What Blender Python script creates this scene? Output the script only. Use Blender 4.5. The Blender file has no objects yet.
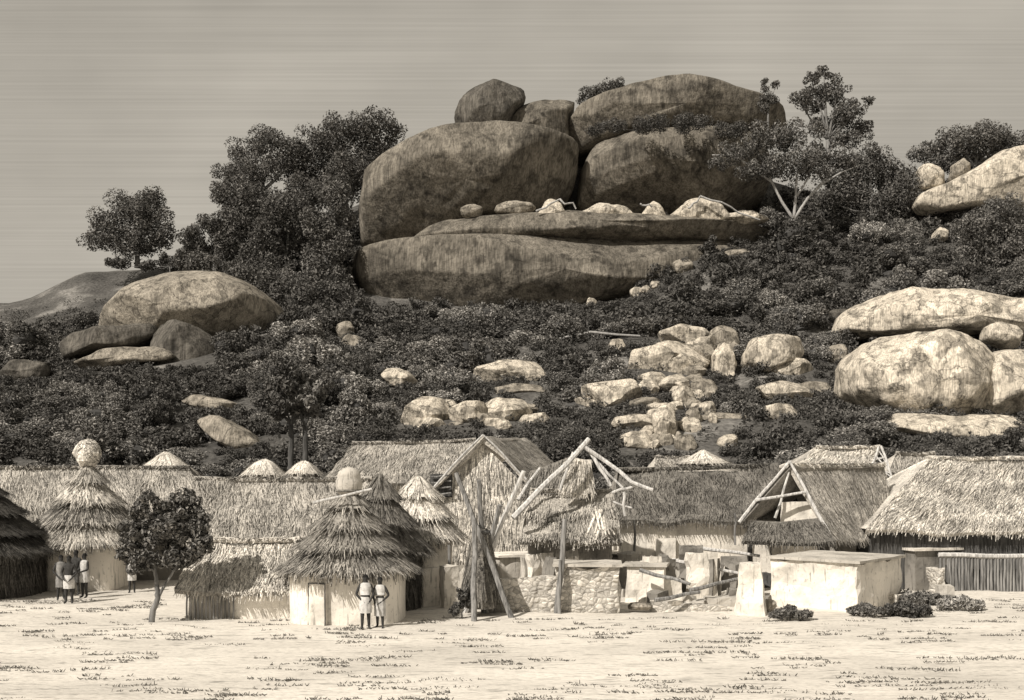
import bpy, bmesh, math, random
import numpy as np
from mathutils import Vector, noise, Matrix
random.seed(7); rng = np.random.default_rng(7)
C = bpy.context.scene.collection
scn = bpy.context.scene
F = 1100.0; HZ = 470.0; CH = 5.0
# ------------------------------------------------------------------ camera
cd = bpy.data.cameras.new('camera'); cam = bpy.data.objects.new('camera', cd); C.objects.link(cam)
cam.location = (0, 0, CH); cam.rotation_euler = (math.radians(90), 0, 0)
cd.sensor_width = 36; cd.lens = F/1024*36; cd.shift_y = (HZ-350)/1024
cd.clip_end = 6000; cd.clip_start = 0.1
scn.camera = cam
# ------------------------------------------------------------------ light
SD = Vector((0.52, 0.52, -0.68)).normalized()
sun = bpy.data.lights.new('sun', 'SUN'); sun.energy = 5.0; sun.angle = math.radians(0.6); sun.color = (1.0, 0.93, 0.84)
so = bpy.data.objects.new('sun', sun); C.objects.link(so); so.rotation_euler = SD.to_track_quat('-Z', 'Y').to_euler()
W = bpy.data.worlds.new('World'); scn.world = W; W.use_nodes = True
nt = W.node_tree; nt.nodes.clear()
def N(nt, t, **k):
    n = nt.nodes.new(t)
    for a, b in k.items(): setattr(n, a, b)
    return n
out = N(nt, 'ShaderNodeOutputWorld'); bg = N(nt, 'ShaderNodeBackground')
sky = N(nt, 'ShaderNodeTexSky', sky_type='NISHITA', sun_disc=False, sun_elevation=math.asin(-SD.z), sun_rotation=math.atan2(-SD.x, -SD.y))
sky.dust_density = 1.5
bw = N(nt, 'ShaderNodeRGBToBW'); tc = N(nt, 'ShaderNodeTexCoord')
mp = N(nt, 'ShaderNodeMapping'); mp.inputs['Scale'].default_value = (2.2, 2.2, 420)
ns = N(nt, 'ShaderNodeTexNoise'); ns.inputs['Scale'].default_value = 1; ns.inputs['Detail'].default_value = 2
mp2 = N(nt, 'ShaderNodeMapping'); mp2.inputs['Scale'].default_value = (3, 3, 6)
ns2 = N(nt, 'ShaderNodeTexNoise'); ns2.inputs['Scale'].default_value = 1; ns2.inputs['Detail'].default_value = 4
r1 = N(nt, 'ShaderNodeMapRange'); r1.inputs[1].default_value = .3; r1.inputs[2].default_value = .7; r1.inputs[3].default_value = .93; r1.inputs[4].default_value = 1.07
r2 = N(nt, 'ShaderNodeMapRange'); r2.inputs[1].default_value = .3; r2.inputs[2].default_value = .7; r2.inputs[3].default_value = .86; r2.inputs[4].default_value = 1.14
m1 = N(nt, 'ShaderNodeMath', operation='MULTIPLY'); m2 = N(nt, 'ShaderNodeMath', operation='MULTIPLY')
vm = N(nt, 'ShaderNodeVectorMath', operation='SCALE'); vm.inputs[0].default_value = (2.48, 2.29, 1.97)
# an even, thinly veiled sky: compress the zenith-to-horizon range of the physical sky
pw = N(nt, 'ShaderNodeMath', operation='POWER'); pw.inputs[1].default_value = .15
L = nt.links.new
sx = N(nt, 'ShaderNodeSeparateXYZ'); ay = N(nt, 'ShaderNodeMath', operation='ABSOLUTE'); am = N(nt, 'ShaderNodeMath', operation='MAXIMUM'); am.inputs[1].default_value = .08
dz = N(nt, 'ShaderNodeMath', operation='DIVIDE'); dx = N(nt, 'ShaderNodeMath', operation='DIVIDE'); cx_ = N(nt, 'ShaderNodeCombineXYZ')
L(tc.outputs['Generated'], sx.inputs[0]); L(sx.outputs[1], ay.inputs[0]); L(ay.outputs[0], am.inputs[0]); L(sx.outputs[2], dz.inputs[0]); L(am.outputs[0], dz.inputs[1]); L(sx.outputs[0], dx.inputs[0]); L(am.outputs[0], dx.inputs[1]); L(dx.outputs[0], cx_.inputs[0]); L(dz.outputs[0], cx_.inputs[2])
L(sky.outputs[0], bw.inputs[0]); L(bw.outputs[0], pw.inputs[0]); L(cx_.outputs[0], mp.inputs[0]); L(mp.outputs[0], ns.inputs[0]); L(cx_.outputs[0], mp2.inputs[0]); L(mp2.outputs[0], ns2.inputs[0])
L(ns.outputs[0], r1.inputs[0]); L(ns2.outputs[0], r2.inputs[0]); L(r1.outputs[0], m1.inputs[0]); L(r2.outputs[0], m1.inputs[1])
L(m1.outputs[0], m2.inputs[0]); L(pw.outputs[0], m2.inputs[1]); L(m2.outputs[0], vm.inputs['Scale']); L(vm.outputs[0], bg.inputs[0]); L(bg.outputs[0], out.inputs[0])
bg.inputs[1].default_value = 0.15
scn.view_settings.view_transform = 'Standard'; scn.view_settings.look = 'None'
scn.view_settings.exposure = 0.04; scn.view_settings.gamma = 1
scn.render.engine = 'CYCLES'
scn.cycles.max_bounces = 4; scn.cycles.diffuse_bounces = 2

# ------------------------------------------------------------------ helpers
def P(px, py, Y): return Vector(((px-512)*Y/F, Y, CH+(HZ-py)*Y/F))
def GY(py): return CH*F/(py-HZ)
def G(px, py): return P(px, py, GY(py))
def fb(x, y, z, o=3): return noise.fractal(Vector((x, y, z)), 1.0, 2.0, o)

class MB:
    def __init__(s): s.v = []; s.f = []; s.n = 0
    def add(s, vs, fs):
        b = s.n
        vs = [tuple(v) for v in vs]
        s.v += vs; s.f += [tuple(i+b for i in f) for f in fs]; s.n += len(vs); return s
    def addnp(s, V, Fq):
        b = s.n; s.v += V.tolist(); s.f += (Fq+b).tolist(); s.n += len(V); return s
    def tube(s, pts, rad, seg=7, cap=True):
        pts = [Vector(p) for p in pts]; n = len(pts); vs = []; fs = []
        if not isinstance(rad, (list, tuple)): rad = [rad]*n
        prev = None
        for i, p in enumerate(pts):
            d = (pts[min(i+1, n-1)]-pts[max(i-1, 0)]).normalized()
            a = prev if prev is not None else (Vector((1, 0, 0)) if abs(d.x) < .9 else Vector((0, 1, 0)))
            a = (a-d*a.dot(d)).normalized(); prev = a; b = d.cross(a)
            for k in range(seg):
                t = 2*math.pi*k/seg; vs.append(p+(a*math.cos(t)+b*math.sin(t))*rad[i])
        for i in range(n-1):
            for k in range(seg):
                k2 = (k+1) % seg; fs.append((i*seg+k, i*seg+k2, (i+1)*seg+k2, (i+1)*seg+k))
        if cap: fs.append(tuple(range(seg))[::-1]); fs.append(tuple(range((n-1)*seg, n*seg)))
        return s.add(vs, fs)
    def pole(s, a, b, r=.06, r2=None, wob=.04):
        a = Vector(a); b = Vector(b); r2 = r*.75 if r2 is None else r2; pts = []; rr = []
        sd = random.random()*99
        for i in range(7):
            t = i/6; p = a.lerp(b, t); w = wob*math.sin(math.pi*t)
            p = p+Vector((fb(sd, t*2, 0, 1), fb(sd, t*2, 5, 1), fb(sd, t*2, 9, 1)))*w*2
            pts.append(p); rr.append(r+(r2-r)*t)
        return s.tube(pts, rr, 7)
    def quadgrid(s, fn, nu, nv):
        vs = [fn(i/nu, j/nv) for j in range(nv+1) for i in range(nu+1)]
        fs = [(j*(nu+1)+i, j*(nu+1)+i+1, (j+1)*(nu+1)+i+1, (j+1)*(nu+1)+i) for j in range(nv) for i in range(nu)]
        return s.add(vs, fs)
    def blk(s, A, B, dep, z0, z1, amp=.04, step=.28, taper=0):
        """earth/stone block on ground line A-B (2D), running back by dep"""
        A = Vector((A[0], A[1], 0)); B = Vector((B[0], B[1], 0)); u = (B-A); Lx = u.length; u.normalize(); w = Vector((-u.y, u.x, 0))
        n = [max(1, min(30, int(round(q/step)))) for q in (Lx, dep, z1-z0)]
        key = {}; vs = []; fs = []
        def vid(i, j, k):
            if (i, j, k) in key: return key[(i, j, k)]
            fx, fy, fz = i/n[0], j/n[1], k/n[2]
            tx = (fx-.5)*(1-taper*fz)+.5; ty = (fy-.5)*(1-taper*fz)+.5
            p = A+u*(tx*Lx)+w*(ty*dep); p.z = z0+fz*(z1-z0)
            d = Vector((fb(p.x*1.3, p.y*1.3, p.z*1.3), fb(p.x*1.3+9, p.y*1.3, p.z*1.3), fb(p.x*1.3, p.y*1.3+9, p.z*1.3)))*amp
            if k == 0: d.z = 0
            key[(i, j, k)] = len(vs); vs.append(p+d); return key[(i, j, k)]
        for a in range(n[0]):
            for c in range(n[2]):
                fs.append((vid(a, 0, c), vid(a+1, 0, c), vid(a+1, 0, c+1), vid(a, 0, c+1)))
                fs.append((vid(a, n[1], c), vid(a, n[1], c+1), vid(a+1, n[1], c+1), vid(a+1, n[1], c)))
        for b in range(n[1]):
            for c in range(n[2]):
                fs.append((vid(0, b, c), vid(0, b, c+1), vid(0, b+1, c+1), vid(0, b+1, c)))
                fs.append((vid(n[0], b, c), vid(n[0], b+1, c), vid(n[0], b+1, c+1), vid(n[0], b, c+1)))
        for a in range(n[0]):
            for b in range(n[1]):
                fs.append((vid(a, b, n[2]), vid(a+1, b, n[2]), vid(a+1, b+1, n[2]), vid(a, b+1, n[2])))
                fs.append((vid(a, b, 0), vid(a, b+1, 0), vid(a+1, b+1, 0), vid(a+1, b, 0)))
        return s.add(vs, fs)
    def strand(s, p, d, nrm, ln, w):
        p = Vector(p)
        side = d.cross(nrm).normalized()*(w*.5)
        q = p+d*ln
        return s.add([p-side, p+side, q+side*.5, q-side*.5], [(0, 1, 2, 3)])
    def obj(s, name, mat, parent=None, loc=None, smooth=False):
        me = bpy.data.meshes.new(name)
        l = Vector(loc) if loc is not None else (root_loc(parent) if parent else Vector((0, 0, 0)))
        V = np.array(s.v, dtype=np.float32)-np.array(l, dtype=np.float32)
        me.from_pydata(V.tolist(), [], s.f)
        for m in (mat if isinstance(mat, (list, tuple)) else [mat]): me.materials.append(m)
        if smooth: me.polygons.foreach_set('use_smooth', [True]*len(me.polygons))
        me.update()
        o = bpy.data.objects.new(name, me); C.objects.link(o)
        if parent: o.parent = parent
        else: o.location = l
        return o
def root_loc(o):
    while o.parent: o = o.parent
    return Vector(o.location)
def tag(o, label, cat, group=None, kind=None):
    if label: o['label'] = label
    if cat: o['category'] = cat
    if group: o['group'] = group
    if kind: o['kind'] = kind
    return o
def thing(name, label, cat, loc, group=None):
    o = bpy.data.objects.new(name, None); C.objects.link(o); o.location = loc; o.empty_display_size = .3
    return tag(o, label, cat, group)

# ------------------------------------------------------------------ materials
def g(v): return (v*1.02, v, v*.965, 1)
def ramp(nt, stops, interp='LINEAR'):
    r = N(nt, 'ShaderNodeValToRGB'); r.color_ramp.interpolation = interp
    e = r.color_ramp.elements
    e[0].position = stops[0][0]; e[0].color = g(stops[0][1]); e[1].position = stops[-1][0]; e[1].color = g(stops[-1][1])
    for p, v in stops[1:-1]:
        x = e.new(p); x.color = g(v)
    return r
def newmat(name):
    m = bpy.data.materials.new(name); m.use_nodes = True; nt = m.node_tree
    b = nt.nodes['Principled BSDF']; b.inputs['Roughness'].default_value = .9; b.inputs['Specular IOR Level'].default_value = .15
    return m, nt, b
def texn(nt, scale, detail=4, vec=(1, 1, 1), rough=.55, coord='Object', rot=(0, 0, 0)):
    tc = N(nt, 'ShaderNodeTexCoord'); mp = N(nt, 'ShaderNodeMapping'); mp.inputs['Scale'].default_value = vec; mp.inputs['Rotation'].default_value = rot
    n = N(nt, 'ShaderNodeTexNoise'); n.inputs['Scale'].default_value = scale; n.inputs['Detail'].default_value = detail; n.inputs['Roughness'].default_value = rough
    nt.links.new(tc.outputs[coord], mp.inputs[0]); nt.links.new(mp.outputs[0], n.inputs[0]); return n
def mixmul(nt, a, b):
    m = N(nt, 'ShaderNodeMix', data_type='RGBA', blend_type='MULTIPLY'); m.inputs[0].default_value = 1
    nt.links.new(a, m.inputs[6]); nt.links.new(b, m.inputs[7]); return m.outputs[2]
def bump(nt, b, h, strength, dist):
    n = N(nt, 'ShaderNodeBump'); n.inputs['Strength'].default_value = strength; n.inputs['Distance'].default_value = dist
    nt.links.new(h, n.inputs['Height']); nt.links.new(n.outputs[0], b.inputs['Normal']); return n
def rockmat(name, lo, hi, streak=.7, size=1.0, stain=.5, crack=0):
    m, nt, b = newmat(name); L = nt.links.new
    n1 = texn(nt, .16/size, 6); c1 = ramp(nt, [(.3, lo), (.52, (lo+hi)/2), (.7, hi)]); L(n1.outputs[0], c1.inputs[0])
    n2 = texn(nt, 1, 3, (1.6/size, 1.6/size, .13/size), rot=(0, .12, 0)); c2 = ramp(nt, [(.36, streak), (.62, 1.0)]); L(n2.outputs[0], c2.inputs[0])
    n3 = texn(nt, 1, 2, (5/size, 5/size, .5/size), rot=(0, .25, 0)); c3 = ramp(nt, [(.36, .62), (.6, 1.14)]); L(n3.outputs[0], c3.inputs[0])
    n4 = texn(nt, .55/size, 5); c4 = ramp(nt, [(.36 if crack < .2 else .41, stain), (.46 if crack < .2 else .5, 1.0)]); L(n4.outputs[0], c4.inputs[0])
    o = mixmul(nt, mixmul(nt, mixmul(nt, c1.outputs[0], c2.outputs[0]), c3.outputs[0]), c4.outputs[0])
    if crack:
        w_ = texn(nt, .5, 4); va = N(nt, 'ShaderNodeVectorMath', operation='MULTIPLY_ADD'); va.inputs[1].default_value = (3, 3, 3); tcc = N(nt, 'ShaderNodeTexCoord'); L(w_.outputs['Color'], va.inputs[0]); L(tcc.outputs['Object'], va.inputs[2])
        vv = N(nt, 'ShaderNodeTexVoronoi', feature='DISTANCE_TO_EDGE'); vv.inputs['Scale'].default_value = crack; L(va.outputs[0], vv.inputs[0]); cr = ramp(nt, [(0, .28 if crack > .2 else .55), (.02, .9), (.06, 1.0)]); L(vv.outputs['Distance'], cr.inputs[0]); o = mixmul(nt, o, cr.outputs[0])
    L(o, b.inputs['Base Color'])
    n5 = texn(nt, 1.3/size, 8, rough=.65); bump(nt, b, n5.outputs[0], .8, .35*size)
    return m
M = {}
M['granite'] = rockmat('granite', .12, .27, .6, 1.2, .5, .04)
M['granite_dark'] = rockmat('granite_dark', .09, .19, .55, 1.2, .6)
M['pale_rock'] = rockmat('pale_rock', .42, .80, .74, .6, .52, .28)
M['mid_rock'] = rockmat('mid_rock', .24, .46, .7, .6, .6, .28)
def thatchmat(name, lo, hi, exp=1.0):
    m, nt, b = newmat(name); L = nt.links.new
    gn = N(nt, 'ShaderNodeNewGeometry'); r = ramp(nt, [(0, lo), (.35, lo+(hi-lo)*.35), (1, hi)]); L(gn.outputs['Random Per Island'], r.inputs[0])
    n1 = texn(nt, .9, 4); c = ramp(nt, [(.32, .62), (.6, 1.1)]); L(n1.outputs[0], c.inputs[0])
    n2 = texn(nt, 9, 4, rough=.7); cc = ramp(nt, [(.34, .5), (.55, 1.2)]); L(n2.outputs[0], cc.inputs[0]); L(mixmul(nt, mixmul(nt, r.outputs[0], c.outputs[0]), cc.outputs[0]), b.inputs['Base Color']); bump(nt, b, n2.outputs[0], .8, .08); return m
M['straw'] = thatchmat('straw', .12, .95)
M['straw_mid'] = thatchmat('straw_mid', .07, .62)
M['straw_deep'] = thatchmat('straw_deep', .05, .46)  # medium-dark straw tone
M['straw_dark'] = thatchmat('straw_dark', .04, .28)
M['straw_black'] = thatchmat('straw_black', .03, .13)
def leafmat(name, lo, hi, ov=(.5, 1.9)):
    m, nt, b = newmat(name); L = nt.links.new
    gn = N(nt, 'ShaderNodeNewGeometry'); r = ramp(nt, [(0, lo), (.6, lo+(hi-lo)*.4), (1, hi)]); L(gn.outputs['Random Per Island'], r.inputs[0])
    oi = N(nt, 'ShaderNodeObjectInfo'); r2 = ramp(nt, [(0, ov[0]), (1, ov[1])]); L(oi.outputs['Random'], r2.inputs[0])
    L(mixmul(nt, r.outputs[0], r2.outputs[0]), b.inputs['Base Color']); b.inputs['Specular IOR Level'].default_value = .05; return m
M['leaf'] = leafmat('leaf', .05, .20)
M['leaf_dark'] = leafmat('leaf_dark', .03, .22)
M['leaf_far'] = leafmat('leaf_far', .05, .20, (.8, 1.15))
M['leaf_pale'] = leafmat('leaf_pale', .07, .30)
def wallmat(name, lo, hi, dirt=.5):
    m, nt, b = newmat(name); L = nt.links.new
    n1 = texn(nt, .9, 6); c1 = ramp(nt, [(.3, lo), (.5, hi*.95), (.7, hi)]); L(n1.outputs[0], c1.inputs[0])
    n2 = texn(nt, 1, 3, (9, 9, .9)); c2 = ramp(nt, [(.3, dirt), (.42, 1.0)]); L(n2.outputs[0], c2.inputs[0])
    n3 = texn(nt, 7, 4); c3 = ramp(nt, [(.3, .7), (.4, 1.0)]); L(n3.outputs[0], c3.inputs[0])
    L(mixmul(nt, mixmul(nt, c1.outputs[0], c2.outputs[0]), c3.outputs[0]), b.inputs['Base Color'])
    n4 = texn(nt, 5, 6); bump(nt, b, n4.outputs[0], .5, .06); return m
M['whitewash'] = wallmat('whitewash', .45, .78, .5)
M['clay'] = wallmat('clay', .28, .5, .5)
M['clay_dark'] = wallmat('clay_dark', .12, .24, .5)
def woodmat(name, lo, hi):
    m, nt, b = newmat(name); L = nt.links.new
    n1 = texn(nt, 1, 3, (14, 14, 1.2)); c1 = ramp(nt, [(.35, lo), (.65, hi)]); L(n1.outputs[0], c1.inputs[0]); L(c1.outputs[0], b.inputs['Base Color']); return m
M['wood_pale'] = woodmat('wood_pale', .3, .66)
M['wood'] = woodmat('wood', .10, .30)
M['wood_dark'] = woodmat('wood_dark', .04, .12)
M['bark'] = woodmat('bark', .10, .24)
M['bark_pale'] = woodmat('bark_pale', .22, .45)
def flat(name, lo, hi, sc=8):
    m, nt, b = newmat(name); n1 = texn(nt, sc, 3); c1 = ramp(nt, [(.35, lo), (.65, hi)]); nt.links.new(n1.outputs[0], c1.inputs[0]); nt.links.new(c1.outputs[0], b.inputs['Base Color']); return m
M['skin'] = flat('skin', .035, .06); M['hair'] = flat('hair', .012, .02)
M['cloth_white'] = flat('cloth_white', .42, .62); M['cloth_grey'] = flat('cloth_grey', .16, .28); M['cloth_light'] = flat('cloth_light', .36, .55); M['cloth_dark'] = flat('cloth_dark', .06, .12)
M['stubble'] = thatchmat('stubble', .06, .26)
# rubble masonry
m, nt, b = newmat('rubble'); L = nt.links.new
tc = N(nt, 'ShaderNodeTexCoord'); mp = N(nt, 'ShaderNodeMapping'); mp.inputs['Scale'].default_value = (1, 1, 1.4)
vo = N(nt, 'ShaderNodeTexVoronoi', feature='DISTANCE_TO_EDGE'); vo.inputs['Scale'].default_value = 4.6
vc = N(nt, 'ShaderNodeTexVoronoi'); vc.inputs['Scale'].default_value = 4.6
L(tc.outputs['Object'], mp.inputs[0]); L(mp.outputs[0], vo.inputs[0]); L(mp.outputs[0], vc.inputs[0])
ce = ramp(nt, [(.0, .55), (.07, 1.0)]); L(vo.outputs['Distance'], ce.inputs[0])
sp = N(nt, 'ShaderNodeSeparateColor'); L(vc.outputs['Color'], sp.inputs[0]); cc = ramp(nt, [(0, .36), (1, .68)]); L(sp.outputs[0], cc.inputs[0])
nn = texn(nt, 6, 4); cn = ramp(nt, [(.35, .7), (.6, 1.05)]); L(nn.outputs[0], cn.inputs[0])
L(mixmul(nt, mixmul(nt, ce.outputs[0], cc.outputs[0]), cn.outputs[0]), b.inputs['Base Color']); bump(nt, b, vo.outputs['Distance'], .8, .12); M['rubble'] = m
# hillside earth
m, nt, b = newmat('hill_earth'); L = nt.links.new
n1 = texn(nt, .12, 6); c1 = ramp(nt, [(.3, .05), (.55, .11), (.68, .26)]); L(n1.outputs[0], c1.inputs[0])
n2 = texn(nt, 2.2, 5); c2 = ramp(nt, [(.35, .6), (.65, 1.2)]); L(n2.outputs[0], c2.inputs[0]); L(mixmul(nt, c1.outputs[0], c2.outputs[0]), b.inputs['Base Color']); bump(nt, b, n2.outputs[0], .7, .4); M['hill'] = m
# dusty open ground
m, nt, b = newmat('dust'); L = nt.links.new
n1 = texn(nt, .22, 5, (.7, 1.3, 1)); c1 = ramp(nt, [(.3, .50), (.6, .66)]); L(n1.outputs[0], c1.inputs[0])
n2 = texn(nt, 1, 3, (1.1, 4.6, 1), rough=.6); c2 = ramp(nt, [(.30, .5), (.42, .9), (.5, 1.0)]); L(n2.outputs[0], c2.inputs[0])
n3 = texn(nt, 1, 4, (5, 14, 1)); c3 = ramp(nt, [(.32, .72), (.5, 1.03)]); L(n3.outputs[0], c3.inputs[0])
L(mixmul(nt, mixmul(nt, c1.outputs[0], c2.outputs[0]), c3.outputs[0]), b.inputs['Base Color']); bump(nt, b, n3.outputs[0], .6, .05); M['dust'] = m

# ------------------------------------------------------------------ terrain
cols = [-300, 0, 100, 200, 300, 400, 500, 600, 700, 800, 900, 1024, 1400]
rowsY = [80, 95, 115, 135, 155, 175, 195, 215]
tab = [
 [462, 462, 462, 460, 455, 455, 455, 452, 450, 450, 450, 450, 450],
 [430, 430, 425, 420, 415, 418, 420, 420, 418, 418, 428, 428, 425],
 [395, 395, 392, 385, 380, 382, 385, 388, 390, 388, 400, 400, 390],
 [372, 372, 366, 358, 345, 350, 352, 352, 350, 350, 352, 352, 340],
 [358, 355, 350, 335, 318, 332, 332, 326, 304, 292, 290, 290, 288],
 [345, 340, 335, 318, 292, 312, 314, 300, 258, 245, 240, 235, 230],
 [330, 322, 308, 290, 250, 245, 240, 235, 228, 226, 215, 192, 180],
 [320, 305, 272, 264, 222, 190, 160, 150, 150, 190, 205, 165, 150]]
def lerp(a, b, t): return a+(b-a)*t
def tz(px, Y):
    """terrain height at picture column px (512+F*X/Y) and distance Y"""
    px = min(max(px, -299), 1399)
    for i in range(len(cols)-1):
        if cols[i] <= px <= cols[i+1]: break
    t = (px-cols[i])/(cols[i+1]-cols[i]); t = t*t*(3-2*t)
    def zr(k):
        return CH+(HZ-lerp(tab[k][i], tab[k][i+1], t))*rowsY[k]/F
    if Y <= 62: return 0.0
    if Y < 80: return lerp(0, zr(0), ((Y-62)/18)**1.2)
    if Y >= 215: 
        z = zr(len(rowsY)-1); u = min((Y-215)/150, 1); return z*(1-u*u*(3-2*u))-1*u
    for k in range(len(rowsY)-1):
        if rowsY[k] <= Y <= rowsY[k+1]: break
    s = (Y-rowsY[k])/(rowsY[k+1]-rowsY[k])
    return lerp(zr(k), zr(k+1), s)
def th(x, Y):
    z = tz(512+F*x/max(Y, 1), Y)
    if Y > 62: z += fb(x*.05, Y*.05, 3)*min(1.6, (Y-62)*.06)
    return z
def findY(px, py):
    Y = 64.0
    while Y < 214:
        x = (px-512)*Y/F
        if HZ-(th(x, Y)-CH)*F/Y <= py: return Y
        Y += .5
    return 214.0
def base_on(px, Y): x = (px-512)*Y/F; return Vector((x, Y, th(x, Y)))
mb = MB()
NU, NV = 220, 130
def tf(u, v):
    px = -700+u*2400; Y = 58+v*320 if v > 0 else 58; Y = 58+ (v**1.25)*320
    x = (px-512)*Y/F; z = th(x, Y)
    if Y < 61.5: z = -.15
    if abs(u) < 1e-6 or abs(u-1) < 1e-6: z = -3
    return (x, Y, z)
mb.quadgrid(tf, NU, NV)
tag(mb.obj('hillside', M['hill'], smooth=True), None, None, kind='structure')
mb = MB()
def gf(u, v):
    x = -60+u*120; y = -10+v*75
    z = .07*fb(x*.25, y*.5, 1)+.03*fb(x*.9, y*1.6, 2)
    if u in (0, 1) or v in (0, 1): z = -.12
    return (x, y, z)
mb.quadgrid(gf, 260, 200); tag(mb.obj('ground', M['dust'], smooth=True), None, None, kind='structure')
mb = MB(); mb.quadgrid(lambda u, v: (-3000+6000*u, -1500+6000*v, -.14), 4, 4)
tag(mb.obj('plain', M['dust']), None, None, kind='structure')

# ------------------------------------------------------------------ boulders
rock_boxes = []    # (px0,px1,py0,py1,Y)
def star(poly, n, cx, cy, hx, hy):
    pts = [((x-cx)/hx, (y-cy)/hy) for x, y in poly]; R = []
    for k in range(n):
        t = 2*math.pi*k/n; dx, dy = math.cos(t), math.sin(t); best = 0
        for i in range(len(pts)):
            x1, y1 = pts[i]; x2, y2 = pts[(i+1) % len(pts)]; ex, ey = x2-x1, y2-y1
            den = dx*ey-dy*ex
            if abs(den) < 1e-9: continue
            r = (x1*ey-y1*ex)/den; s = (x1*dy-y1*dx)/den
            if r > 0 and -1e-6 <= s <= 1+1e-6: best = max(best, r)
        R.append(best or 1)
    return [(R[k-1]+2*R[k]+R[(k+1) % n])/4 for k in range(n)]
def boulder(poly, label, mat='pale_rock', Y=None, depth=None, p=.4, disp=.07, group=None, name='boulder', cat='boulder', seed=None, block=True, fine=1.0, lean=0, facet=None):
    xs = [q[0] for q in poly]; ys = [q[1] for q in poly]; cx = (min(xs)+max(xs))/2; cy = (min(ys)+max(ys))/2; hx = (max(xs)-min(xs))/2; hy = (max(ys)-min(ys))/2
    if Y is None: Y = findY(cx, max(ys)-hy*.15)+hx*.6*.12
    sc = Y/F
    if depth is None: depth = (hx*.45+hy*.65)*sc
    big = max(hx, hy); nt_ = 110 if big > 60 else (64 if big > 20 else 44); nf = nt_//2
    R = star(poly, nt_, cx, cy, hx, hy); seed = random.random()*100 if seed is None else seed
    size = (hx+hy)*.5*sc; vs = []; fs = []
    rg = random.Random(int(seed*1000)); facet = (.8 if max(hx, hy) < 60 else .9) if facet is None else facet; planes = []
    for _ in range(12):
        v_ = Vector((rg.gauss(0, .6), -.5-abs(rg.gauss(0, .6)), rg.gauss(.2, .5))).normalized(); planes.append((v_, rg.uniform(facet, 1.0)))
    for j in range(nf+1):
        ph = -math.pi/2+math.pi*j/nf
        c = max(math.cos(ph), 0)**p; s = math.copysign(abs(math.sin(ph))**.8, math.sin(ph))
        for i in range(nt_):
            t = 2*math.pi*i/nt_; r = R[i]*c
            x = cx+math.cos(t)*r*hx; y = cy+math.sin(t)*r*hy
            w = P(x, y, Y); d = s*depth
            w = Vector((w.x, Y+d+lean*(w.z-P(0, cy, Y).z), w.z))
            u_ = Vector((math.cos(t)*R[i]*c, s, -math.sin(t)*R[i]*c)); k_ = 1.0
            for v_, d_ in planes:
                q_ = u_.dot(v_)
                if q_ > d_: k_ = min(k_, (d_+(.12 if facet >= .7 else .02)*(q_-d_))/q_)
            if k_ < 1 and facet >= .7 or k_ < 1: w = P(cx, cy, Y).lerp(w, k_)
            dirn = Vector((math.cos(t)*c*.8, s*.9, -math.sin(t)*c*.8))
            q = w/size
            a = fb(q.x*.9+seed, q.y*.9, q.z*.9, 2)*disp*1.6+fb(q.x*3+seed, q.y*3, q.z*3, 4)*disp*.6*fine
            w.y += depth*(.42 if Y > 170 else .12); vs.append(w+dirn*a*size)
    for j in range(nf):
        for i in range(nt_):
            i2 = (i+1) % nt_; fs.append((j*nt_+i, j*nt_+i2, (j+1)*nt_+i2, (j+1)*nt_+i))
    b = MB().add(vs, fs)
    base = P(cx, max(ys), Y); o = b.obj(name, M[mat], loc=base, smooth=facet >= .7); tag(o, label, cat, group)
    if block: rock_boxes.append((cx-hx*.8, cx+hx*.8, cy-hy*.8, cy+hy*(.3 if hx < 60 else .2), Y))
    return o
def ell(cx, cy, hx, hy, n=9, ang=0, jag=.16):
    pts = []
    for k in range(n):
        t = 2*math.pi*k/n; r = 1+random.uniform(-jag, jag)
        q = .72 if abs(math.sin(2*t)) > .7 else 0
        x, y = math.cos(t)*hx*r*(1+.12*q), math.sin(t)*hy*r*(1+.12*q)
        pts.append((cx+x*math.cos(ang)-y*math.sin(ang), cy+x*math.sin(ang)+y*math.cos(ang)))
    return pts
# summit outcrop
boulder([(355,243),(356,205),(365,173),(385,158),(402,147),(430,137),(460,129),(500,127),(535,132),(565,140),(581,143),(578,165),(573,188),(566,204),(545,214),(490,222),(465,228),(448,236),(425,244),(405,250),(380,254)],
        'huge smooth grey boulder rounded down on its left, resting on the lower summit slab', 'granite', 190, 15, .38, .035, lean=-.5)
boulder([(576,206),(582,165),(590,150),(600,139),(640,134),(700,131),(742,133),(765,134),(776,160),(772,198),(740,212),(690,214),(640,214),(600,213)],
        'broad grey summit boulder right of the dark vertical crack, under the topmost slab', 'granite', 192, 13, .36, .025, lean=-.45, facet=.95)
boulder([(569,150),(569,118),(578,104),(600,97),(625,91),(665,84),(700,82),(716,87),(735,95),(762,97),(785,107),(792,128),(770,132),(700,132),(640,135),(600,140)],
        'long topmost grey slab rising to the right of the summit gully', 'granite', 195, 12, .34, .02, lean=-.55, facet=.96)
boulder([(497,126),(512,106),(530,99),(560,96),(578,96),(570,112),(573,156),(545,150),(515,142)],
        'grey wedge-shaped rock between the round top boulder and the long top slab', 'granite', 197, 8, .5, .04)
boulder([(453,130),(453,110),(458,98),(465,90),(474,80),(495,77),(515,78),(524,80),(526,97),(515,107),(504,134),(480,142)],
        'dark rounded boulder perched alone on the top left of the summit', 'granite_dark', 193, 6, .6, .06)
boulder([(405,150),(425,133),(450,124),(475,127),(470,145),(440,155)], 'low dark rock shoulder behind the huge left summit boulder', 'granite_dark', 200, 8, .6, .05)
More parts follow.
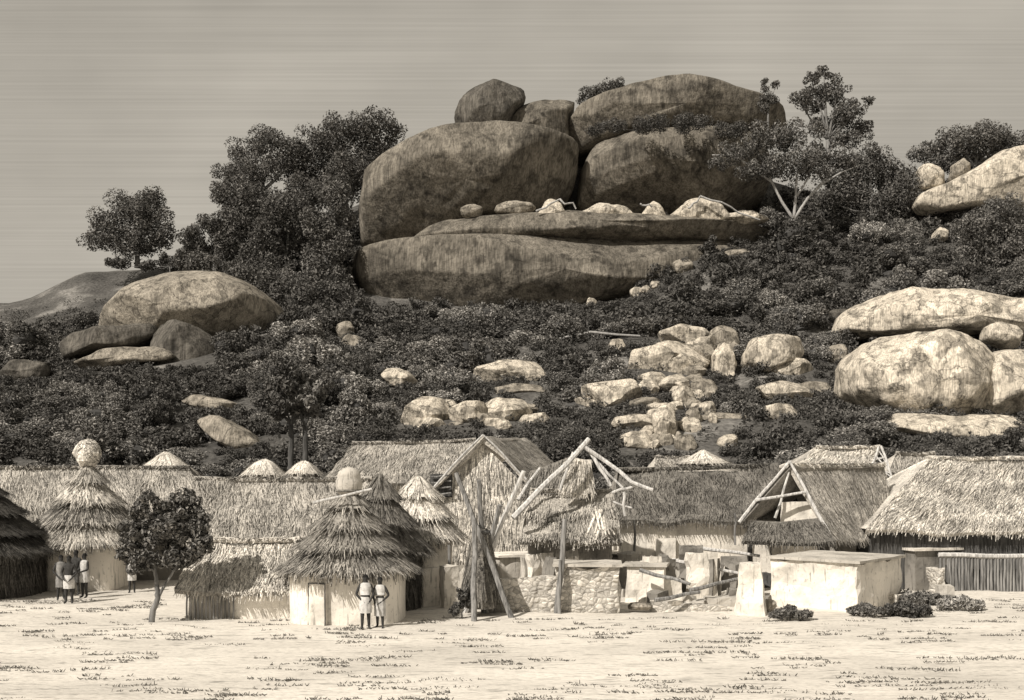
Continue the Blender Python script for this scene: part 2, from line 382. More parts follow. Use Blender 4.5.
boulder([(402,243),(425,228),(450,218),(480,213),(530,212),(600,213),(660,215),(715,218),(760,224),(790,238),(750,248),(690,245),(600,249),(540,247),(480,250),(430,252)],
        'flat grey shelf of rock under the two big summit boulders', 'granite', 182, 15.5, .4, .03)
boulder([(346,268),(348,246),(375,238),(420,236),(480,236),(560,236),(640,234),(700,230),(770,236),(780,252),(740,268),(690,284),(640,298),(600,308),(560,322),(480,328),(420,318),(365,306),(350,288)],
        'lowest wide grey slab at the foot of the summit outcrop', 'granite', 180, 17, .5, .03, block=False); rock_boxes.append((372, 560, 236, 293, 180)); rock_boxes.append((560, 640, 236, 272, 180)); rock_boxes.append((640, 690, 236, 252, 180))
boulder(ell(472,211,12,8), 'small rounded stone wedged under the huge left summit boulder, nearer its curved end', 'mid_rock', 178.5, 2)
boulder(ell(515,207,20,8), 'small flat stone wedged under the huge left summit boulder, nearer the crack', 'mid_rock', 178.5, 2)
# pale ledge of broken rock along the shelf
for i, (x0, x1, yt, lab) in enumerate([(536, 570, 200, 'low pale pointed rock at the left end of the white ledge on the summit shelf'), (572, 645, 204, 'long flat pale rock in the middle of the white ledge on the summit shelf'), (640, 668, 203, 'short pale tilted rock beside the small peak of the white ledge'),
                         (668, 735, 199, 'pale peaked rock forming the highest point of the white ledge'), (715, 772, 211, 'pale sloping rock at the right end of the white ledge on the summit shelf')]):
    boulder([(x0, 216), (x0+(x1-x0)*.3, yt+1), (x0+(x1-x0)*.5, yt-3), (x0+(x1-x0)*.75, yt+2), (x1, 219), ((x0+x1)/2, 226)], lab, 'pale_rock', 177.5, 3, .6, .08)
# left dome and slabs
boulder([(100,330),(112,312),(130,296),(150,283),(168,276),(200,273),(232,277),(258,289),(275,303),(284,320),(280,340),(250,352),(200,356),(150,350)],
        'big pale domed rock standing out of the bushes on the left slope', 'dome_rock' if 'dome_rock' in M else 'mid_rock', 150, 13, .62, .03)
boulder([(58,362),(62,346),(78,334),(100,328),(130,325),(152,322),(156,335),(140,346),(100,352),(80,358),(68,366)], 'long grey slab jutting left below the pale dome rock', 'granite_dark', 139, 5, .5, .05)
boulder([(148,340),(152,324),(172,320),(195,325),(215,340),(222,360),(215,385),(185,392),(160,370)], 'dark rounded boulder leaning below the front of the pale dome rock', 'granite_dark', 137, 6, .6, .05)
boulder([(72,364),(100,352),(135,345),(160,344),(176,356),(165,362),(120,366),(95,374)], 'thin pale-edged slab lying under the long grey slab, left slope', 'mid_rock', 132, 3, .5, .06)
boulder([(178,400),(195,394),(225,400),(246,406),(240,416),(205,412)], 'flat bare slab in the scrub below the pale dome rock', 'mid_rock', None, None, .5, .06)
boulder([(195,420),(215,415),(250,432),(275,455),(250,458),(215,440)], 'sloping grey rock sheet just above the thatched roofs on the left', 'mid_rock', None, None, .5, .06)
boulder(ell(25,372,26,12), 'low grey rock at the left edge of the hillside', 'granite_dark')
# right pale rocks
boulder([(918,203),(925,190),(950,181),(985,163),(1010,150),(1040,143),(1090,150),(1120,215),(1040,210),(1000,206),(960,208),(930,214)], 'long pale rock back rising out of the scrub at the top right', 'pale_rock', 180, 6, .42, .05, block=False); rock_boxes.append((925, 1040, 165, 176, 180))
boulder([(919,188),(919,170),(925,162),(940,165),(948,180),(942,188)], 'squat pale upright stone at the top right, left of its slimmer neighbour', 'pale_rock', 184, 2.5)
boulder([(951,180),(955,164),(964,157),(973,163),(970,178),(960,183)], 'slim pale pointed stone standing at the top right', 'mid_rock', 184, 2)
boulder([(925,243),(935,236),(940,226),(950,229),(948,240),(935,245)], 'small bright rock in the dark scrub under the long pale rock back', 'pale_rock')
boulder([(838,332),(846,314),(862,303),(885,295),(910,290),(950,292),(990,297),(1030,306),(1070,320),(1070,355),(1020,352),(985,340),(940,334),(890,336),(855,338)], 'wide pale flat-topped boulder, upper one of the big right-hand rocks', 'pale_rock', 136, 8, .42, .07)
boulder([(846,392),(848,368),(856,352),(880,339),(912,334),(950,337),(985,343),(996,360),(985,392),(972,425),(935,434),(895,430),(862,412)], 'largest bright rounded boulder on the right slope, facing the village', 'pale_rock', 101, 7, .5, .08)
boulder([(956,405),(962,385),(978,366),(995,352),(1015,350),(1050,352),(1060,390),(1050,430),(975,430)], 'pale pointed boulder against the right frame edge below the flat-topped one', 'pale_rock', 100, 5, .55, .06)
boulder([(984,340),(986,326),(1000,322),(1022,328),(1024,345),(1010,350)], 'small pale block caught between the big boulders at the right edge', 'pale_rock', 120, 2)
boulder([(880,428),(905,414),(950,416),(1010,416),(1026,436),(985,448),(920,444)], 'low pale rock apron at the foot of the largest right-hand boulder', 'pale_rock', 92, 5, .5, .06)
# middle rocks
MR = [((742,378),(743,355),(752,338),(775,334),(800,338),(805,352),(798,362),(775,368),(758,380)),
 ]
boulder(list(MR[0]), 'big squarish bright boulder in the middle of the slope', 'pale_rock', None, None, .55, .05)
for q, lab, mt in [
 ((793,369,19,9), 'oblong white stone tucked under the big squarish bright boulder', 'pale_rock'),
 ((788,393,24,9), 'flat pale stone below the oblong white stone', 'pale_rock'),
 ((815,388,16,6), 'grey flat stone at the right of the flat pale stone', 'mid_rock'),
 ((782,412,13,8), 'pale stone low in the scrub beneath the flat pale stone', 'pale_rock'),
 ((836,355,9,9), 'small round stone left of the largest right-hand boulder', 'mid_rock'),
 ((687,338,24,10), 'pale rock topping the central pile of boulders', 'pale_rock'),
 ((673,360,33,16), 'widest white boulder of the central pile', 'pale_rock'),
 ((727,338,12,12), 'rounded cracked rock at the upper right of the central pile', 'mid_rock'),
 ((724,364,10,20), 'tall narrow pale rock on the right side of the central pile', 'pale_rock'),
 ((706,358,12,13), 'grey rough rock in the heart of the central pile', 'mid_rock'),
 ((655,381,12,8), 'pale lump at the left foot of the widest white boulder', 'pale_rock'),
 ((675,385,14,10), 'pale blocky stone just under the widest white boulder', 'pale_rock'),
 ((686,400,9,10), 'egg-shaped white stone below the central pile', 'pale_rock'),
 ((706,388,11,8), 'grey stone right of the egg-shaped white stone', 'mid_rock'),
 ((708,408,6,6), 'little round stone beside the egg-shaped white stone', 'pale_rock'),
 ((694,417,6,7), 'little grey stone under the egg-shaped white stone', 'mid_rock'),
 ((645,403,14,6), 'flat grey stone left of the egg-shaped white stone', 'mid_rock'),
 ((612,394,23,13), 'white box-like boulder left of the central pile', 'pale_rock'),
 ((592,402,14,6), 'pale flat stone at the left foot of the white box-like boulder', 'pale_rock'),
 ((636,421,20,7), 'pale flat slab stacked below the white box-like boulder', 'pale_rock'),
 ((637,442,13,9), 'white cube-like stone just above the thatch, under the pale flat slab', 'pale_rock'),
 ((667,424,10,17), 'upright pale rock column low in the central pile', 'pale_rock'),
 ((662,409,14,5), 'thin pale slab capping the upright rock column', 'pale_rock'),
 ((686,444,8,8), 'small rounded stone behind the thatched peak, left one of two', 'mid_rock'),
 ((728,443,9,8), 'small rounded pale stone behind the thatched peak, right one of two', 'pale_rock'),
 ((725,418,22,4), 'long thin pale ledge in the scrub right of the central pile', 'mid_rock'),
 ((510,374,30,12), 'white flat-faced slab alone in the middle scrub', 'pale_rock'),
 ((522,391,22,6), 'grey foot of rock under the white flat-faced slab', 'mid_rock'),
 ((425,413,19,13), 'pale jagged rock at the left end of the low middle ledge', 'pale_rock'),
 ((468,414,19,12), 'pale cracked rock in the middle of the low middle ledge', 'pale_rock'),
 ((503,412,22,11), 'pale rock at the right end of the low middle ledge', 'pale_rock'),
 ((345,330,6,9), 'small upright pale stone in the bushes under the tall left trees', 'mid_rock'),
 ((352,341,9,5), 'small flat stone beside the upright one under the tall left trees', 'mid_rock'),
 ((684,267,8,7), 'small pale stone beneath the right part of the summit shelf', 'mid_rock'),
 ((738,252,12,3), 'thin pale stone lying in the scrub below the forked pale tree', 'mid_rock'),
 ((848,315,14,7), 'dull grey stone left of the flat-topped right boulder', 'granite_dark'),
 ]:
    cx, cy, hx, hy = q; boulder(ell(cx, cy, hx*1.16+1, hy*1.2+1, 7, 0, .2), lab, mt, None, None, .28, .06, facet=.5, fine=.6, name='rock', cat='rock')
boulder([(380,374),(386,367),(400,368),(414,376),(424,390),(410,392),(392,386)], 'pale tilted rock slipping down left of the white flat-faced slab', 'pale_rock', None, None, .42, .1, name='rock', cat='rock')
for i in range(64):
    t = random.random(); y = 336+t*112; xc = 700-45*t; x = xc+random.gauss(0, 1)*(26-8*t); r = random.uniform(4, 10)
    boulder(ell(x, y, r*random.uniform(.9, 1.5), r*random.uniform(.7, 1.1), 6, random.uniform(-.3, .3), .22), 'angular block in the tumbled pile of pale rocks in the middle of the slope', random.choice(('pale_rock', 'pale_rock', 'mid_rock')), None, None, .28, .06, 'tumbled blocks of the central rock pile', 'rock', 'rock', facet=.5, fine=.6)
for i in range(16):
    x = random.uniform(400, 540); y = random.uniform(400, 428); r = random.uniform(5, 9)
    boulder(ell(x, y, r*random.uniform(1.1, 1.9), r*random.uniform(.7, 1), 6, random.uniform(-.2, .2), .2), 'broken block along the low pale ledge left of the central pile', random.choice(('pale_rock', 'mid_rock')), None, None, .28, .08, 'broken blocks of the low middle ledge', 'rock', 'rock', facet=.5, fine=.6)
for i, (x, y, r, lab) in enumerate([(592, 303, 6, 'lowest at the left'), (603, 298, 6, 'second from the left'), (613, 296, 5, 'third from the left'), (622, 293, 7, 'under the highest stone'), (630, 286, 6, 'highest'), (637, 292, 7, 'right of the highest one'), (646, 290, 5, 'second from the right'), (655, 285, 5, 'rightmost and slim')]):
    boulder(ell(x, y, r, r*.9), 'small pale stone of the scree below the summit slab, '+lab, 'pale_rock', None, None, .6, .08, 'scree stones below the summit', 'stone', 'stone')

# ------------------------------------------------------------------ foliage
def leafcloud(cent, rad, n, size, flat_=1.0, mbx=None, bias=.6):
    """n leaf faces on the shells of clumps (cent Kx3, rad K)"""
    mbx = mbx or MB(); K = len(cent); cent = np.asarray(cent, float); rad = np.asarray(rad, float)
    w = rad**2/np.sum(rad**2); idx = rng.choice(K, n, p=w)
    d = rng.normal(size=(n, 3)); d /= np.linalg.norm(d, axis=1)[:, None]
    rr = rad[idx]*rng.uniform(.72, 1.08, n)
    c = cent[idx]+d*rr[:, None]*np.array([1, 1, flat_])
    nr = d*bias+rng.normal(size=(n, 3))*.45; nr /= np.linalg.norm(nr, axis=1)[:, None]
    t = np.cross(nr, rng.normal(size=(n, 3))); t /= np.linalg.norm(t, axis=1)[:, None]; b2 = np.cross(nr, t)
    s = (size*rng.uniform(.6, 1.3, n))[:, None]
    V = np.stack([c-t*s*.8, c-b2*s*.38+nr*s*.1, c+t*s*.8, c+b2*s*.38+nr*s*.1], 1).reshape(-1, 3)
    Fq = np.arange(n*4).reshape(-1, 4); return mbx.addnp(V, Fq)
def clumps(lobes, per, k=.36):
    cs, rs = [], []
    for (c, r) in lobes:                                # r = Vector radii
        for _ in range(per):
            d = rng.normal(size=3); d /= np.linalg.norm(d); q = rng.uniform(.35, .88)
            rm = (r[0]+r[1]+r[2])/3*k*rng.uniform(.65, 1.2)
            cs.append((c[0]+d[0]*q*r[0], c[1]+d[1]*q*r[1], c[2]+d[2]*q*r[2])); rs.append(rm)
    return cs, rs
def core(mbx, c, r, seg=10):
    vs, fs = [], []
    for j in range(7):
        ph = -math.pi/2+math.pi*j/6
        for i in range(seg):
            t = 2*math.pi*i/seg; d = Vector((math.cos(t)*math.cos(ph), math.sin(t)*math.cos(ph), math.sin(ph)))
            k = 1+.25*fb(d.x*2+c[0], d.y*2+c[1], d.z*2); vs.append((c[0]+d.x*r[0]*k, c[1]+d.y*r[1]*k, c[2]+d.z*r[2]*k))
    for j in range(6):
        for i in range(seg): fs.append((j*seg+i, j*seg+(i+1) % seg, (j+1)*seg+(i+1) % seg, (j+1)*seg+i))
    return mbx.add(vs, fs)
def tree(name, label, px, py, Y, limbs, lobes, leaf=.32, per=14, n=7000, mat='leaf_far', bark='bark', cat='tree', group=None, k=.34):
    if Y > 100: per = int(per*1.5); n = int(n*1.9); k *= 1.18; leaf *= .85
    """limbs: lists of (px,py,dY) with start/end radius in metres; lobes: (px,py,rx,ry[,dY]) in picture units at distance Y"""
    base = P(px, py, Y); r = thing(name, label, cat, base, group); sc = Y/F
    t = MB()
    for pts, r0, r1 in limbs:
        pp = []
        for i, q in enumerate(pts):
            w = P(q[0], q[1], Y); w.y += (q[2] if len(q) > 2 else 0); pp.append(w)
        # refine
        fine = []
        for i in range(len(pp)-1):
            for s in range(4): fine.append(pp[i].lerp(pp[i+1], s/4)+Vector((random.uniform(-1, 1), random.uniform(-1, 1), 0))*r0*.18*(1 if s else 0))
        fine.append(pp[-1]); m_ = len(fine)
        t.tube(fine, [lerp(r0, r1, i/(m_-1)) for i in range(m_)], 8)
    t.obj('trunk', M[bark], r, smooth=True)
    L3 = []
    for q in lobes:
        c = P(q[0], q[1], Y); c.y += q[4] if len(q) > 4 else random.uniform(-1, 1)*q[2]*sc*.5
        L3.append((c, (q[2]*sc, q[2]*sc*.9, q[3]*sc)))
    cs, rs = clumps(L3, per, k); c_ = leafcloud(cs, rs, n, leaf)
    c_.obj('crown', M[mat], r); return r
def autolimbs(px, py, lobes, r0, fork=None):
    fork = fork or (px, py-12); L_ = [([(px, py+4, 0), (fork[0], fork[1], 0)], r0, r0*.7)]
    for q in lobes: L_.append(([(fork[0], fork[1], 0), ((fork[0]+q[0])/2+random.uniform(-3, 3), (fork[1]+q[1])/2+3, 0), (q[0], q[1]+q[3]*.1, 0)], r0*.5, r0*.12))
    return L_
# skyline trees, left
lb = [(132,208,32,20),(108,226,24,19),(154,220,26,22),(98,242,16,12),(168,236,14,14),(126,242,28,14),(152,200,16,12),(150,244,20,12)]
tree('shade_tree', 'lone round-crowned tree on the left skyline, clear of the others', 137, 264, 205, autolimbs(137, 264, lb, .55, (138, 246)), lb, .38, 14, 9000)
lb = [(165,262,12,9),(180,258,14,12),(150,266,12,6),(195,264,16,10),(118,264,12,5)]
tree('shrub', 'low skyline shrubbery between the lone round-crowned tree and the left grove', 170, 274, 203, autolimbs(170, 274, lb, .15, (170, 266)), lb, .34, 10, 4500, cat='shrub')
lb = [(250,185,20,14),(245,150,22,16),(268,142,22,15),(228,172,18,16),(262,172,28,18),(222,190,12,13),(285,158,18,20)]
tree('shade_tree', 'open-crowned tree with pale forked limbs showing, top of the left grove', 268, 225, 198, [([(270, 225), (266, 200), (262, 185)], .7, .5), ([(262, 185), (250, 160), (243, 145)], .45, .12), ([(262, 185), (268, 160), (275, 140)], .45, .12), ([(264, 190), (285, 170), (292, 155)], .35, .1), ([(266, 200), (240, 185), (226, 178)], .3, .1)], lb, .34, 12, 7500, bark='bark_pale')
lb = [(300,165,22,24),(365,185,24,20),(310,145,24,22),(340,133,26,17),(372,128,30,14),(395,134,16,10),(350,158,36,24),(320,175,34,22),(375,150,22,22)]
tree('shade_tree', 'tallest dense dark tree of the left grove, touching the huge summit boulder', 345, 230, 202, autolimbs(345, 230, lb, .9, (345, 195)), lb, .38, 16, 14000)
lb = [(196,238,18,14),(215,228,20,16),(232,245,22,18),(205,258,22,14),(188,250,10,10),(245,225,16,16)]
tree('shade_tree', 'low spreading tree at the left foot of the left grove', 215, 285, 190, autolimbs(215, 285, lb, .6, (215, 262)), lb, .36, 14, 9500)
lb = [(290,215,28,22),(270,240,24,22),(310,240,28,24),(280,268,30,22),(255,262,20,20)]
tree('shade_tree', 'broad dark tree in the middle of the left grove under the open-crowned one', 285, 310, 182, autolimbs(285, 310, lb, .8, (285, 275)), lb, .36, 16, 13000)
lb = [(335,205,20,24),(332,238,18,26),(320,262,24,24),(336,280,18,16),(305,285,24,18),(318,225,20,22)]
tree('shade_tree', 'dark tree filling the gap between the left grove and the summit slabs', 335, 318, 176, autolimbs(335, 318, lb, .8, (335, 285)), lb, .36, 16, 13000)
lb = [(235,205,26,22),(262,200,26,20),(300,195,26,22),(250,225,30,20),(330,190,24,20),(350,170,24,22)]
tree('shade_tree', 'thick dark tree knitting the left grove together below the open crowned one', 265, 270, 192, autolimbs(265, 270, lb, .8, (265, 240)), lb, .36, 16, 14000)
lb = [(210,270,24,18),(235,285,26,20),(262,292,28,22),(300,300,30,22),(335,305,28,20),(188,262,14,12),(285,320,26,18)]
tree('shade_tree', 'lowest spreading tree of the left grove, right behind the pale dome rock', 265, 330, 168, autolimbs(265, 330, lb, .7, (265, 310)), lb, .34, 16, 14000)
# summit shrubs and right trees
lb = [(592,94,12,6),(607,88,14,8),(620,83,10,6),(584,99,7,5),(600,94,14,6)]
tree('shrub', 'small dark shrub growing on the skyline behind the gully of the summit rocks', 605, 95, 201, autolimbs(605, 95, lb, .2, (605, 92)), lb, .3, 8, 1800, cat='shrub')
lb = [(612,128,18,4),(650,126,22,5),(690,124,24,5),(730,126,22,5),(592,132,10,4)]
tree('creeping_shrub', 'low dark creeping scrub along the foot of the topmost summit slab', 660, 130, 181, autolimbs(660, 130, lb[:2], .12, (660, 127)), lb, .25, 14, 6000, cat='shrub')
lb = [(822,95,22,14),(838,88,16,14),(812,82,10,10),(850,112,18,14),(824,72,8,8),(862,128,16,9),(800,100,12,14),(835,122,24,14),(846,142,18,10),(868,100,7,6)]
tree('ragged_tree', 'tall ragged tree breaking the skyline right of the summit', 828, 200, 196, autolimbs(828, 200, lb, .6, (828, 140)), lb, .36, 9, 6000, k=.3)
lb = [(765,85,5,8),(772,98,7,9),(764,103,6,10),(776,84,4,6)]
tree('spiky_shrub', 'thin spiky dark shrub sticking up at the right end of the topmost slab', 768, 130, 190, autolimbs(768, 130, lb, .22, (768, 112)), lb, .3, 6, 1100, cat='shrub', k=.4)
lb = [(740,150,24,12),(770,140,26,16),(800,138,28,16),(722,160,14,8),(830,155,28,12),(850,165,18,8),(785,165,36,10),(755,172,20,9),(812,175,22,8)]
tree('forked_tree', 'flat-crowned tree with a pale forked trunk in front of the summit rocks', 793, 228, 172,
     [([(794, 230), (793, 218)], .45, .4), ([(793, 219), (782, 202), (772, 182), (752, 168), (735, 155), (712, 155)], .26, .08), ([(794, 219), (796, 195), (797, 170), (792, 150)], .26, .08), ([(795, 218), (808, 198), (822, 184), (842, 172), (860, 165)], .26, .08), ([(797, 196), (808, 178), (812, 162)], .2, .08), ([(772, 182), (762, 160), (755, 148)], .2, .07), ([(808, 198), (826, 178), (838, 160)], .2, .07)], lb, .34, 9, 7500, bark='bark_pale')
lb = [(870,160,24,14),(893,172,20,16),(870,175,26,16),(900,190,20,18),(850,195,28,16),(880,210,30,16),(905,215,18,12),(835,180,16,12),(828,200,18,14)]
tree('shade_tree', 'dark round bushy tree right of the forked pale-trunked tree', 872, 232, 186, autolimbs(872, 232, lb, .6, (872, 215)), lb, .36, 14, 11000)
lb = [(930,150,20,12),(955,142,24,13),(985,138,26,13),(1015,140,24,12),(1045,140,30,16),(940,165,18,10),(975,155,30,12)]
tree('shade_tree', 'dark leafy tree on the right skyline above the long pale rock', 975, 190, 196, autolimbs(975, 190, lb, .6, (975, 165)), lb, .36, 14, 11000)
lb = [(1000,215,28,22),(1020,245,26,24),(985,250,26,22),(1045,210,24,26),(1005,275,30,20),(970,225,18,16)]
tree('shade_tree', 'broad grey-leaved tree against the right frame edge, halfway up the slope', 1005, 300, 160, autolimbs(1005, 300, lb, .6, (1005, 265)), lb, .3, 14, 14000, 'leaf')

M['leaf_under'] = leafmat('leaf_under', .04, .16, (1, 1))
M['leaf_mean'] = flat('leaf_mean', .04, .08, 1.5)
# bush prototypes
def bush_mesh(seed, n=9500, leaf=.125):
    lobes = []
    for _ in range(5):
        a = random.uniform(0, 6.28); d = random.uniform(.1, .62); lobes.append(((math.cos(a)*d, math.sin(a)*d, random.uniform(.3, .85)), (random.uniform(.4, .6),)*2+(random.uniform(.3, .5),)))
    b = MB()
    cs, rs = clumps(lobes, 16, .36); leafcloud(cs, rs, n, leaf/2.6, .9, b)
    nl = len(b.f)
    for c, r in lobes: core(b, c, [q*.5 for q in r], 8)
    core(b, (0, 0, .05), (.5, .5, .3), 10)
    return b, nl
protos = []
for k in range(7):
    r_ = 'leaf' if k % 3 else 'leaf_pale'
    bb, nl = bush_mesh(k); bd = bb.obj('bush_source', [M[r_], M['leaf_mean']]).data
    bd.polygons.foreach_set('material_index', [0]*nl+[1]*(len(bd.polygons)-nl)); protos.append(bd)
    o = [x for x in C.objects if x.data == protos[-1]][0]; bpy.data.objects.remove(o)
zones = [  # test, label, group
 (lambda px, py: py < 250 and px > 880, 'dark bush in the scrub at the top right below the long pale rock back', 'bushes below the long pale rock back'),
 (lambda px, py: py < 250 and px > 700, 'dark bush in the scrub round the foot of the forked pale-trunked tree', 'bushes round the forked tree'),
 (lambda px, py: py < 320 and px > 780, 'dark bush on the slope above the flat-topped pale boulder on the right', 'bushes above the right boulders'),
 (lambda px, py: py < 330 and px > 560, 'dark bush on the slope between the summit slabs and the central rock pile', 'bushes below the summit on the right'),
 (lambda px, py: py < 340 and px > 330, 'dark bush hugging the foot of the lowest summit slab', 'bushes at the foot of the summit slabs'),
 (lambda px, py: py < 400 and px < 200, 'bush in the scrub in front of the pale dome rock, left slope', 'bushes before the dome rock'),
 (lambda px, py: py < 400 and px < 330, 'bush in the scrub right of the pale dome rock, under the left grove', 'bushes right of the dome rock'),
 (lambda px, py: px < 130, 'bush low on the slope above the far-left long house', 'bushes above the far left house'),
 (lambda px, py: px < 240, 'bush low on the slope above the low pale cone roof', 'bushes above the low cone roof'),
 (lambda px, py: px < 330, 'bush low on the slope round the two bare trunks above the thatch domes', 'bushes round the bare trunks'),
 (lambda px, py: px < 400, 'bush low on the slope left of the pale jagged ledge, behind the long pale house', 'bushes left of the middle ledge'),
 (lambda px, py: px < 600 and py > 425, 'bush low behind the steep gable and the crossed roof poles', 'bushes behind the steep gable'),
 (lambda px, py: px < 600, 'bush among the pale ledges in the middle of the slope', 'bushes among the middle ledges'),
 (lambda px, py: px < 830 and py > 425, 'bush low on the slope just behind the long dark thatched house', 'bushes behind the long dark thatch'),
 (lambda px, py: px < 830, 'bush beside or right below the central pile of pale rocks', 'bushes round the central rock pile'),
 (lambda px, py: px < 930, 'bush in front of the left half of the big pale boulders on the right', 'bushes before the largest right boulder'),
 (lambda px, py: True, 'bush above the big right-hand thatched house, near the frame edge', 'bushes above the big right-hand house')]
def blocked(px, py, w, h, Y):
    for x0, x1, y0, y1, RY in rock_boxes:
        if Y < RY+1 and px+w*.75 > x0 and px-w*.75 < x1 and py > y0 and py-h*.95 < y1: return True
    return False
YT = findY(575, 344)-1; rock_boxes.append((506, 640, 333, 342, YT)); placed = []; small = []
tries = 0
for tries in range(16000):
    u = random.random(); px = random.uniform(-60, 1090); Y = 66+(u**.8)*140
    R = random.uniform(2.6, 5.6)*(1 if Y > 100 else .7)*(1 if px > 330 or Y < 100 else .9)
    if Y > 172 and 360 < px < 640: continue
    if Y > 150 and px < 190 and (Y > 172 or random.random() < .8): continue
    b = base_on(px, Y); py = HZ-(b.z-CH)*F/Y; rp = R*F/Y
    if any((b.x-q[0])**2+(b.y-q[1])**2 < ((R+q[2])*.5)**2 for q in placed): continue
    if blocked(px, py, rp, rp*1.1, Y): 
        small.append((px, Y)); continue
    placed.append((b.x, b.y, R, px, py, b.z))
for tries in range(9000):
    px = random.uniform(-60, 1090); Y = 66+(random.random()**.8)*125; R = random.uniform(.9, 2.0)*(.6+Y/300)
    if Y > 168 and 360 < px < 640: continue
    if Y > 165 and px < 190: continue
    b = base_on(px, Y); py = HZ-(b.z-CH)*F/Y; rp = R*F/Y
    if any((b.x-q[0])**2+(b.y-q[1])**2 < ((R+q[2])*.6)**2 for q in placed): continue
    if blocked(px, py, rp*.7, rp*.55, Y): continue
    placed.append((b.x, b.y, R, px, py, b.z))
placed.sort(key=lambda q: -q[2]/q[1]); big_ = placed[:300]; rest = placed[300:]; lowres = True
for i, (x, y, R, px, py, z) in enumerate(big_):
    o = bpy.data.objects.new('bush', protos[i % 7]); C.objects.link(o); o.location = (x, y, z-.25*R)
    o.scale = (R*random.uniform(.95, 1.3), R*random.uniform(.9, 1.1), R*random.uniform(.6, 1.05)); o.rotation_euler = (0, 0, random.uniform(0, 6.28))
    for t, lab, gp in zones:
        if t(px, py): break
    tag(o, lab, 'bush', gp)
# dense undergrowth nobody could count
sb = MB(); cs, rs = [], []
lowp = [np.array(bush_mesh(0, 900, .28)[0].v) for _ in range(3)]
for i, (x, y, R, px, py, z) in enumerate(rest):
    V = lowp[i % 3][:3600]; a = random.uniform(0, 6.28); ca, sa = math.cos(a), math.sin(a)
    V = np.stack([(V[:, 0]*ca-V[:, 1]*sa)*R*1.05+x, (V[:, 0]*sa+V[:, 1]*ca)*R*1.05+y, V[:, 2]*R*random.uniform(.8, 1.1)+z-.25*R], 1)
    sb.addnp(V, np.arange(3600).reshape(-1, 4))
print('bushes', len(placed), len(rest))
for _ in range(7500):
    px = random.uniform(-60, 1090); Y = 64+(random.random()**.85)*150
    if Y > 172 and 360 < px < 640: continue
    if Y > 200 and px < 190: continue
    if Y > 176 and px < 190 and random.random() < .45: continue
    r = random.uniform(.4, .8)*(.6+Y/250); b = base_on(px, Y); py = HZ-(b.z-CH)*F/Y; rp = r*F/Y
    if blocked(px, py, rp*.6, rp*.5, Y): continue
    cs.append((b.x, b.y, b.z+r*.3)); rs.append(r)
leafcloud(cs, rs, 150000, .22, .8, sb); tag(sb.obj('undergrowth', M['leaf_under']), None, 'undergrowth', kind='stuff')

# ================================================================== village
DN = Vector((0, 0, -1))
def thatch_plane(mb, A, B, Cc, D, dens=26, thick=.16, ln=.5, w=.05, sag=.1, fringe=.25, courses=0, lift=.10):
    """roof sheet: A-B ridge (left,right), D-Cc eave (left,right)"""
    A, B, Cc, D = map(Vector, (A, B, Cc, D)); nrm = (B-A).cross(D-A).normalized()
    if nrm.z < 0: nrm = -nrm
    sd = random.random()*90; Lr = max((B-A).length, (Cc-D).length); Hs = ((D-A).length+(Cc-B).length)/2
    def pt(u, v):
        p = A.lerp(B, u).lerp(D.lerp(Cc, u), v)
        k = fb(p.x*.5+sd, p.y*.5, v*1.5, 2)*sag
        st = .0
        if courses: st = ((v*courses) % 1.0)*.14
        return p+nrm*(k+st)+Vector((0, 0, -.5*sag*math.sin(math.pi*u)))
    nu, nv = max(4, int(Lr/.5)), max(4, int(Hs/.35))
    mb.quadgrid(lambda u, v: pt(u, v), nu, nv)
    mb.quadgrid(lambda u, v: pt(1-u, v)-nrm*thick, nu, nv)
    mb.quadgrid(lambda u, v: pt(u, 1)-nrm*thick*(1-v), nu, 1); mb.quadgrid(lambda u, v: pt(0, u)-nrm*thick*(1-v), nv, 1); mb.quadgrid(lambda u, v: pt(1, u)-nrm*thick*v, nv, 1); mb.quadgrid(lambda u, v: pt(u, 0)-nrm*thick*v, nu, 1)
    n = int(Lr*Hs*dens*3.4); w *= .6; ln *= 1.1
    for i in range(n):
        u, v = random.random(), random.random()**.9
        if courses and random.random() < .5: v = min(1, (math.floor(v*courses)+random.uniform(.75, 1))/courses)
        p = pt(u, v); d = (D.lerp(Cc, u)-A.lerp(B, u)).normalized()
        sl = fb(p.x*1.1+sd, p.y, v*2, 2)*.35
        d = (d+(B-A).normalized()*(random.gauss(sl, .15))+nrm*random.uniform(0, lift*1.6)).normalized()
        mb.strand(p+nrm*random.uniform(.0, .05), d, nrm, ln*random.uniform(.4, 1.1)*(1 if v < .9 else .6), w*random.uniform(.5, 1.3))
    for i in range(int(Lr*30)):                          # hanging eave straw
        u = random.random(); p = pt(u, random.uniform(.97, 1)); d = ((D.lerp(Cc, u)-A.lerp(B, u)).normalized()+DN*.7+Vector((random.gauss(0, .2), random.gauss(0, .1), 0))).normalized()
        mb.strand(p-nrm*random.uniform(0, thick), d, nrm, fringe*random.uniform(.4, 1.5), w)
    return mb
def ridge_roll(mb, A, B, r=.09):
    A, B = Vector(A), Vector(B); n = 9; pts = [A.lerp(B, i/n)+Vector((0, 0, fb(i*.7, A.x, 3, 2)*.08-.05*math.sin(math.pi*i/n))) for i in range(n+1)]
    mb.tube(pts, [r*random.uniform(.8, 1.2) for _ in pts], 8)
    for i in range(int((B-A).length*90)):
        t = random.random(); p = A.lerp(B, t)+Vector((0, 0, r*.6)); d = Vector((random.gauss(0, .5), random.choice((-1, 1))*random.uniform(.3, 1), random.uniform(-.6, .1))).normalized()
        mb.strand(p, d, Vector((0, 0, 1)), random.uniform(.15, .4), .045)
